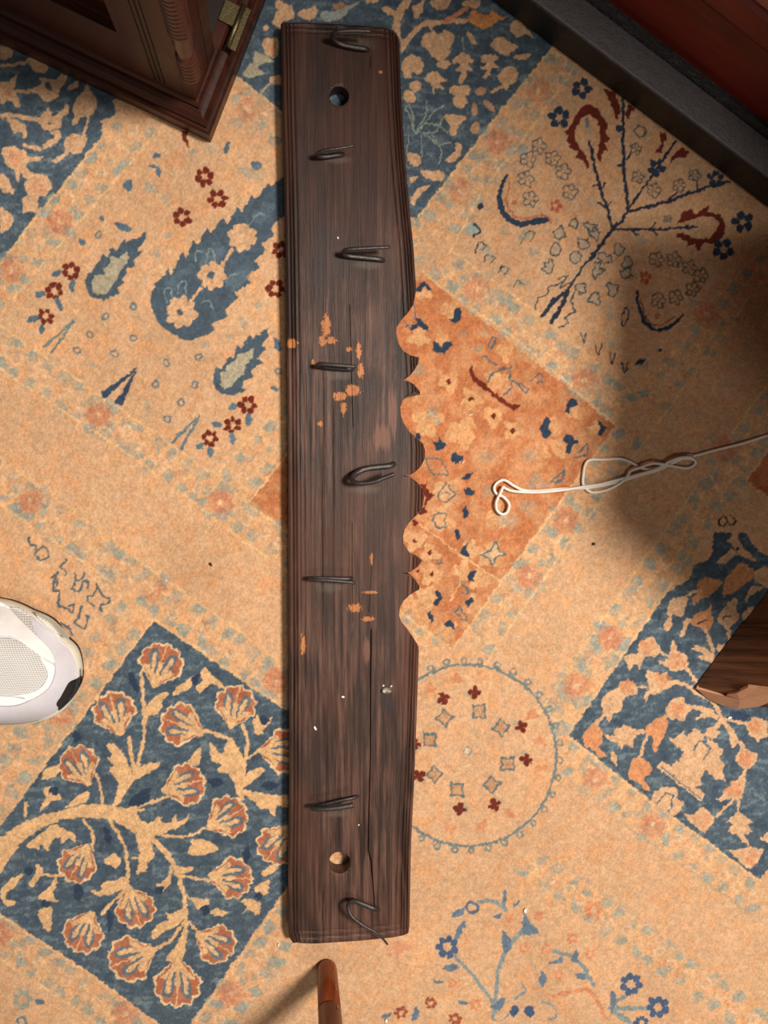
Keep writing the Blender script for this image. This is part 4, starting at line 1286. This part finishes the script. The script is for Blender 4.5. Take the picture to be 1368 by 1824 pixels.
ch_prof('plinth', [(0, 0.0005), (0, zp-0.002), (0.0008, zp-0.0006), (0.002, zp), (led-0.001, zp+0.002), (led+0.004, zp+0.008), (led+0.008, zp+0.009), (0.5, zp+0.009), (0.5, 0.0005)], mb)
bodyn = led+0.007
md, nt, b = nodemat('lit_black_paint'); q = NB(nt)  # black paint greyed: light falling on the ledge is put into its colour
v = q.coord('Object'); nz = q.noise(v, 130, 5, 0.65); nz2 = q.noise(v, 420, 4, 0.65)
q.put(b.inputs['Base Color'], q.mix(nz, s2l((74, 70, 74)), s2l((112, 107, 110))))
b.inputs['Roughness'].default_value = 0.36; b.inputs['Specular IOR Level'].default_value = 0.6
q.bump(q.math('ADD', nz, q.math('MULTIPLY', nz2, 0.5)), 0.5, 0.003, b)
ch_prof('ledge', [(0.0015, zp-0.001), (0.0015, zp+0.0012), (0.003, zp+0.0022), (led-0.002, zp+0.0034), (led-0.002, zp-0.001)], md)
zs_ = on_plane(1257, 0, ch(0, bodyn, 0), en).z; zt_ = on_plane(1339, 0, ch(0, bodyn, 0), en).z
ch_prof('body', [(bodyn, zp+0.006), (bodyn, zs_-0.004), (bodyn+0.003, zs_), (0.5, zs_), (0.5, zp+0.006)], red)
ch_prof('drawer_rail', [(bodyn-0.003, zs_+0.0005), (bodyn-0.004, zs_+0.004), (bodyn-0.004, zt_-0.003), (bodyn-0.001, zt_), (0.5, zt_), (0.5, zs_+0.0005)], red)
HD = 1.0
rose = simple_mat('rosewood_front', (150, 96, 84), 0.35, 0, 0.15, 40)
ch_prof('drawer_front', [(bodyn+0.001, zt_+0.0005), (bodyn+0.001, HD), (0.5, HD), (0.5, zt_+0.0005)], rose)
anchor(chest, ch(0, 0.2, 0))

# ------------------------------------------------------------------ splayed plank leg at the right
C0, D0 = P(1237, 1223, 0), P(1400, 1004, 0)
zl = 0.10
up_ = P(1440, 1236, zl)-C0
leg = thing('plank_leg', 'rough-grained brown plank leg with pale chipped foot on the navy panel, plus an added shading slab', 'table')
cd = (D0-C0); th = Vector((cd.y, -cd.x, 0)).normalized()*0.034
if th.x < 0: th = -th
oak = wood_mat('rough_brown_wood', (62, 34, 18), (122, 76, 44), tuple(up_), 0.6, 110, 0.6)
oak2 = wood_mat('smooth_brown_wood', (110, 66, 38), (138, 88, 54), tuple(up_), 0.55, 60, 0.15)
palew = simple_mat('fresh_split_wood', (206, 152, 118), 0.7, 0, 0.12, 120, 0.2)
sj = 0.52                                            # share of the base edge where the two planks meet
lift = Vector((0, 0, 0.0006))
def plank(name, s0, s1, n0, mat):
    a, c = C0+cd*s0+lift+th*n0, C0+cd*s1+lift+th*n0
    return prism(name, [a, c, c+th*(1-n0), a+th*(1-n0)], up_*2.99, mat, leg)
plank('plank', 0.0, sj-0.004, 0.0, oak)
plank('plank', sj, 1.0, 0.06, oak2)
# the split foot: a pale, broken sliver along the bottom corner
fn = th.cross(up_).normalized()
if fn.dot(cd) > 0: fn = -fn
FO = pp('1240,1227 1262,1246 1287,1257 1315,1263 1351,1259 1390,1243 1390,1232 1348,1227 1332,1225 1312,1235 1295,1237 1293,1241')
fp = [on_plane(x, y, C0+lift*3+fn*(0.0012 if k % 3 else 0.0024), fn) for k, (x, y) in enumerate(FO)]
bm = bmesh.new(); ctr = on_plane(1318, 1247, C0+fn*0.0042, fn)
fv = [bm.verts.new(p) for p in fp]; bv = [bm.verts.new(p-fn*0.004) for p in fp]
for v_ in fv+bv: v_.co.z = max(v_.co.z, 0.0015)
cf = bm.verts.new(ctr); cb = bm.verts.new(ctr-fn*0.008)
n = len(fp)
for k in range(n):
    j_ = (k+1) % n
    bm.faces.new((fv[k], fv[j_], cf)); bm.faces.new((bv[j_], bv[k], cb)); bm.faces.new((fv[j_], fv[k], bv[k], bv[j_]))
o = bm_obj('split_corner', bm, palew, leg); o['label'] = 'pale freshly split wood at the foot'
e0 = 0.42
lt_ = C0+up_*2.95
prism('shade_slab', [Vector((e0, -0.06, 0.30)), Vector((lt_.x-0.01, lt_.y-0.02, 0.30)), Vector((e0+0.75, lt_.y-0.02, 0.30)), Vector((e0+0.75, 0.18, 0.30)), Vector((e0, 0.18, 0.30))], Vector((0, 0, 0.025)), wood_mat('shade_slab_wood', (84, 48, 26), (122, 76, 44), (0, 1, 0), 0.5, 40, 0.2), leg)  # added slab out of view, placed to shade the carpet's right side
anchor(leg, C0+cd*0.4+th*0.5)

# ------------------------------------------------------------------ turned chair leg, bottom
chairw = wood_mat('reddish_chair_wood', (104, 42, 18), (150, 72, 32), (0, 0, 1), 0.28, 60, 0.1)
cb_ = P(582, 1722, 0)
chair = thing('chair_leg', 'round reddish-brown wooden chair leg standing on the carpet below the board', 'chair leg')
lp = []; lr = []
for z, r in ((0.0006, 0.0085), (0.002, 0.0100), (0.006, 0.0106), (0.03, 0.0110), (0.0605, 0.0114), (0.0612, 0.0107), (0.0625, 0.0107), (0.0632, 0.0115), (0.2, 0.0132), (0.43, 0.0165)):
    lp.append(cb_+Vector((-0.02*z, -0.02*z, z))); lr.append(r)
tube('leg', lp, lr, chairw, chair, 28)
scr = simple_mat('bare_wood_scratch', (196, 128, 66), 0.6, 0, 0.1, 300)
for (px, py, z, l, w_s) in ((592, 1714, .010, .007, .0018), (598, 1755, .036, .004, .0014), (603, 1766, .042, .004, .0012), (599, 1803, .066, .004, .002)):
    base = cb_+Vector((-0.02*z, -0.02*z, z)); d = Vector((0.62, 0.78, 0)).normalized(); d2 = Vector((0.85, 0.53, 0)).normalized()
    r = 0.0110+z*0.01
    a = base+d*r*1.0; c = base+d2*r*1.0
    prism('scratch', [a, a*0.75+c*0.25, a*0.75+c*0.25+Vector((0, 0, l)), a+Vector((0, 0, l*0.8))], d*0.0003, scr, chair)
anchor(chair, cb_)

# ------------------------------------------------------------------ cord
cordm = simple_mat('cotton_cord', (244, 234, 222), 0.9, 0, 0.08, 600, 0.6)
CP = []
def cs(txt, z):
    for t in txt.split():
        x, y = (float(v) for v in t.split(',')); CP.append((860+x/2.693, 740+y/2.693, z))
cs('1500,55 1368,95 1240,135 1100,170 1015,193', 2.2); cs('985,192 945,212', 4.5); cs('890,238 840,262 740,291 640,322 500,348 380,352 260,362', 2.2)
cs('195,358 150,338 120,318', 3.5); cs('95,310 66,325 54,350 66,376', 2.2); cs('100,392 126,425 118,462 95,474 70,458 63,425 72,395', 4.5)
cs('88,365 97,344', 5.5); cs('112,352 150,364', 3.0); cs('250,369 380,358 480,343', 4.6); cs('560,331 650,308 735,286', 4.6)
cs('830,258 880,230 925,212 975,206 1012,212', 5.8); cs('1020,230 985,252 920,245', 2.4); cs('860,233 810,230 760,248', 6.5); cs('712,265 690,295 660,325', 5.5); cs('600,356 530,370 495,352', 2.4)
cs('480,325 482,285 490,240 512,214', 2.4); cs('580,212 660,208 715,226', 2.2); cs('755,250 800,258 850,246', 2.2); cs('895,222 935,205 985,200', 7.5); cs('1010,205', 6)
path = [P(x, y, z*0.001) for (x, y, z) in CP]
path = [Vector(p) for p in catmull(path, False, 6)]
o = tube('cord', path, 0.00150, cordm, None, 8)
tag(o, 'thin white cotton cord twisted into loops across the carpet', 'cord')

# ------------------------------------------------------------------ sneaker
shoe = thing('sneaker', 'white and grey sneaker with mesh toe and black rubber toe patch on the carpet', 'shoe')
soleP = '-60,1052 -30,1058 0,1066 20,1070 42,1078 60,1087 80,1095 100,1108 118,1133 136,1150 144,1170 147,1195 144,1216 128,1245 107,1265 80,1276 40,1283 0,1284 -60,1284 -160,1282 -280,1276 -360,1262 -400,1225 -410,1180 -395,1130 -355,1095 -280,1070 -160,1052'
so = [tuple(p) for p in catmull(pp(soleP), True, 3)]
so_w = [P(x, y, 0.006) for (x, y) in so]
soc = sum(so_w, Vector())/len(so_w)
so2 = [(p.x, p.y) for p in so_w]
def ring_loft(name, rings, mat, parent, cap=True, smooth=True):
    n = len(rings[0]); vv = [p for r in rings for p in r]; ff = []
    for k in range(len(rings)-1):
        for i in range(n):
            j_ = (i+1) % n; ff.append((k*n+i, k*n+j_, (k+1)*n+j_, (k+1)*n+i))
    if cap: ff.append(tuple(reversed(range(n)))); ff.append(tuple(range((len(rings)-1)*n, len(rings)*n)))
    bm = bmesh.new(); bv = [bm.verts.new(p) for p in vv]
    for f in ff: bm.faces.new([bv[i] for i in f])
    return bm_obj(name, bm, mat, parent, smooth)
def inset(d, z):
    out = []; n = len(so_w)
    for i in range(n):
        t = so_w[(i+1) % n]-so_w[i-1]; nn = Vector((-t.y, t.x, 0)).normalized()
        if nn.dot(soc-so_w[i]) < 0 and abs(so_w[i].x-soc.x) > 0.02: nn = -nn
        if pip(so_w[i].x+nn.x*0.002, so_w[i].y+nn.y*0.002, so2) is False: nn = -nn
        q_ = so_w[i]+nn*d; out.append(Vector((q_.x, q_.y, z)))
    return out
rubber = simple_mat('black_rubber', (34, 32, 34), 0.45, 0, 0.15, 300, 0.2)
foam = simple_mat('cream_midsole', (214, 208, 190), 0.6, 0, 0.05, 200)
lav = simple_mat('grey_suede', (212, 208, 214), 0.8, 0, 0.06, 400, 0.15)
leather = simple_mat('white_leather', (242, 240, 238), 0.55, 0, 0.04, 200)
ring_loft('outsole', [inset(0.0, 0.0006), inset(-0.0006, 0.003), inset(0.0, 0.0065)], rubber, shoe)
ring_loft('midsole', [inset(-0.0003, 0.0062), inset(-0.0016, 0.010), inset(-0.0006, 0.017), inset(0.0025, 0.020)], foam, shoe)
BND = so2
toe = max(p[0] for p in so2)
def dome(x, y, off=0.0):
    d = max(0.0, pdist(x, y, BND)-0.002); back = toe-x
    h = 0.030+0.22*max(0, back-0.02)
    h = min(h, 0.085)
    k = min(1.0, d/0.036); return 0.0185+h*(1-(1-k)**2.2)+off
def shoe_pt(px, py, off):
    z = 0.05
    for _ in range(7): w_ = P(px, py, z); z = 0.5*z+0.5*dome(w_.x, w_.y, off)
    w_ = P(px, py, z); return Vector((w_.x, w_.y, dome(w_.x, w_.y, off)))
def patch(name, s, off, mat, step=4.0, cr=None, thick=0.0016, smooth=True):
    pts = pp(s) if cr is None else [(p[0]/cr[2]+cr[0], p[1]/cr[2]+cr[1]) for p in [tuple(float(v) for v in t.split(',')) for t in s.split()]]
    if smooth: pts = [tuple(p) for p in catmull(pts, True, 4)]
    us = [p[0] for p in pts]; vs = [p[1] for p in pts]; inner = []
    x = min(us)
    while x < max(us):
        y = min(vs)
        while y < max(vs):
            if pip(x, y, pts) and pdist(x, y, pts) > step*0.4: inner.append((x, y))
            y += step
        x += step
    al = [Vector(p) for p in pts+inner]
    ov, oe, of_, _, _, _ = delaunay_2d_cdt(al, [], [list(range(len(pts)))], 1, 1e-4)
    top = [shoe_pt(p[0], p[1], off) for p in ov]; n = len(top)
    cnt = {}
    for t in of_:
        for k in range(3):
            e_ = (t[k], t[(k+1) % 3]); cnt.setdefault((min(e_), max(e_)), []).append(e_)
    vv = top+[Vector((p.x, p.y, p.z-thick)) for p in top]
    ff = [tuple(t) for t in of_]
    for k_, es in cnt.items():
        if len(es) == 1: a, c = es[0]; ff.append((c, a, n+a, n+c))
    return mesh_obj(name, vv, ff, mat, shoe, smooth=False)
# inner upper surface, from rings of the sole outline shrinking inward
upr = []
for d in (0.001, 0.003, 0.006, 0.010, 0.015, 0.021, 0.028, 0.036, 0.045):
    r_ = inset(d, 0.0); upr.append([Vector((p.x, p.y, dome(p.x, p.y))) for p in r_])
ring_loft('upper', upr, lav, shoe)
SHC = (0, 1040, 6.218)
meshm, nt, b = nodemat('toe_mesh'); q = NB(nt)
v = q.coord('Object', (1, 1, 1), (0, 0, 0.17))
br = q.n('ShaderNodeTexBrick'); q.put(br.inputs['Vector'], v)
br.inputs['Scale'].default_value = 760; br.inputs['Mortar Size'].default_value = 0.16; br.inputs['Mortar Smooth'].default_value = 0.3
br.inputs['Brick Width'].default_value = 1.5; br.inputs['Row Height'].default_value = 1.25; br.inputs['Bias'].default_value = 0
br.inputs['Color1'].default_value = (0, 0, 0, 1); br.inputs['Color2'].default_value = (0, 0, 0, 1); br.inputs['Mortar'].default_value = (1, 1, 1, 1)
nz = q.noise(v, 500, 2)
q.put(b.inputs['Base Color'], q.mix(br.outputs['Fac'], s2l((226, 224, 220)), s2l((150, 145, 142))))
b.inputs['Roughness'].default_value = 0.85
q.bump(br.outputs['Fac'], 0.4, -0.0006, b)
patch('mesh_vamp', '-300,560 -120,590 40,600 120,610 240,660 440,780 500,900 530,1000 500,1100 400,1190 260,1230 120,1250 -120,1250 -300,1240', 0.0008, meshm, 4, SHC)
patch('side_mesh', '110,262 200,270 300,330 345,380 345,450 460,610 400,570 280,450 160,320', 0.0008, meshm, 4, SHC)
patch('overlay', '-300,170 -60,190 90,250 120,290 240,420 440,610 560,740 600,880 440,790 240,650 120,580 40,570 -100,560 -300,540', 0.0022, leather, 4, SHC)
patch('overlay', '450,790 500,840 600,905 600,990 560,1110 480,1200 330,1285 240,1255 140,1245 240,1225 380,1195 480,1120 530,1010 500,920 455,840', 0.0024, leather, 4, SHC)
patch('overlay', '-300,1250 100,1250 260,1275 310,1290 200,1335 60,1350 -100,1345 -300,1340', 0.0022, leather, 4, SHC)
patch('toe_bumper', '350,380 470,470 600,560 740,700 830,860 850,960 860,1040 770,1100 700,1200 640,1330 655,1380 560,1450 380,1490 180,1500 0,1500 -300,1490 -300,1350 60,1360 200,1345 330,1295 490,1205 570,1115 610,1000 610,890 560,730 440,600 360,470', 0.0014, lav, 4, SHC)
# black patch wrapping up over the toe
patch('toe_cap', '870,1042 905,1030 912,960 918,1010 890,1120 800,1270 660,1402 645,1370 628,1325 690,1230 760,1100 830,1060', 0.0026, rubber, 3, SHC, 0.004)
patch('side_foam', '380,330 470,345 600,430 700,520 755,590 740,610 640,560 560,500 450,410', 0.0030, foam, 3, SHC, 0.003)
patch('lace_eyelet', '-60,290 -20,300 12,350 18,400 0,430 -60,440', 0.0040, leather, 4, SHC)
anchor(shoe, (soc.x, soc.y, 0))

# ------------------------------------------------------------------ lint and crumbs on the carpet
LN = [((935.5, 1622), 5.5, 3.2, 80, 'white paper crumb on the blue flower spray'), ((1300, 1278), 5.0, 2.4, 5, 'white crumb beside the split plank leg'),
      ((496, 1683), 1.6, 4.2, 10, 'white lint scrap left of the board end'), ((838, 739), 5.5, 0.8, 18, 'pale thread scrap among red diamonds on the orange panel'),
      ((825, 823), 4.5, 0.9, 48, 'pale thread scrap on the navy leaf of the orange panel'), ((688, 1818), 2.8, 4.6, 5, 'white crumb under the grey leaf by the rust flowers')]
for (xy, l, w_s, an, lb) in LN:
    o = fleck(xy[0], xy[1], 0.0008, l*.001, w_s*.001, an, None, white); tag(o, lb, 'lint')
dark_m = simple_mat('dark_seed', (44, 30, 24), 0.7)
for (xy, l, w_s, an, lb) in (((375.5, 1005.5), 4.2, 2.2, -55, 'dark seed husk on the plain sand strip left of the board'), ((1058, 969), 3.2, 3.0, 0, 'round black crumb on the plain strip below the cord')):
    c = P(xy[0], xy[1], 0.0014); bm = bmesh.new(); bmesh.ops.create_icosphere(bm, subdivisions=2, radius=1.0)
    for v_ in bm.verts:
        x, y, z = v_.co.x*l*.0005, v_.co.y*w_s*.0005*(1-0.25*v_.co.x), v_.co.z*0.0011
        a = math.radians(an); v_.co = Vector((c.x+x*math.cos(a)-y*math.sin(a), c.y+x*math.sin(a)+y*math.cos(a), c.z+z))
    o = bm_obj('seed_crumb', bm, dark_m, None, True); tag(o, lb, 'crumb')
bpy.context.view_layer.update()
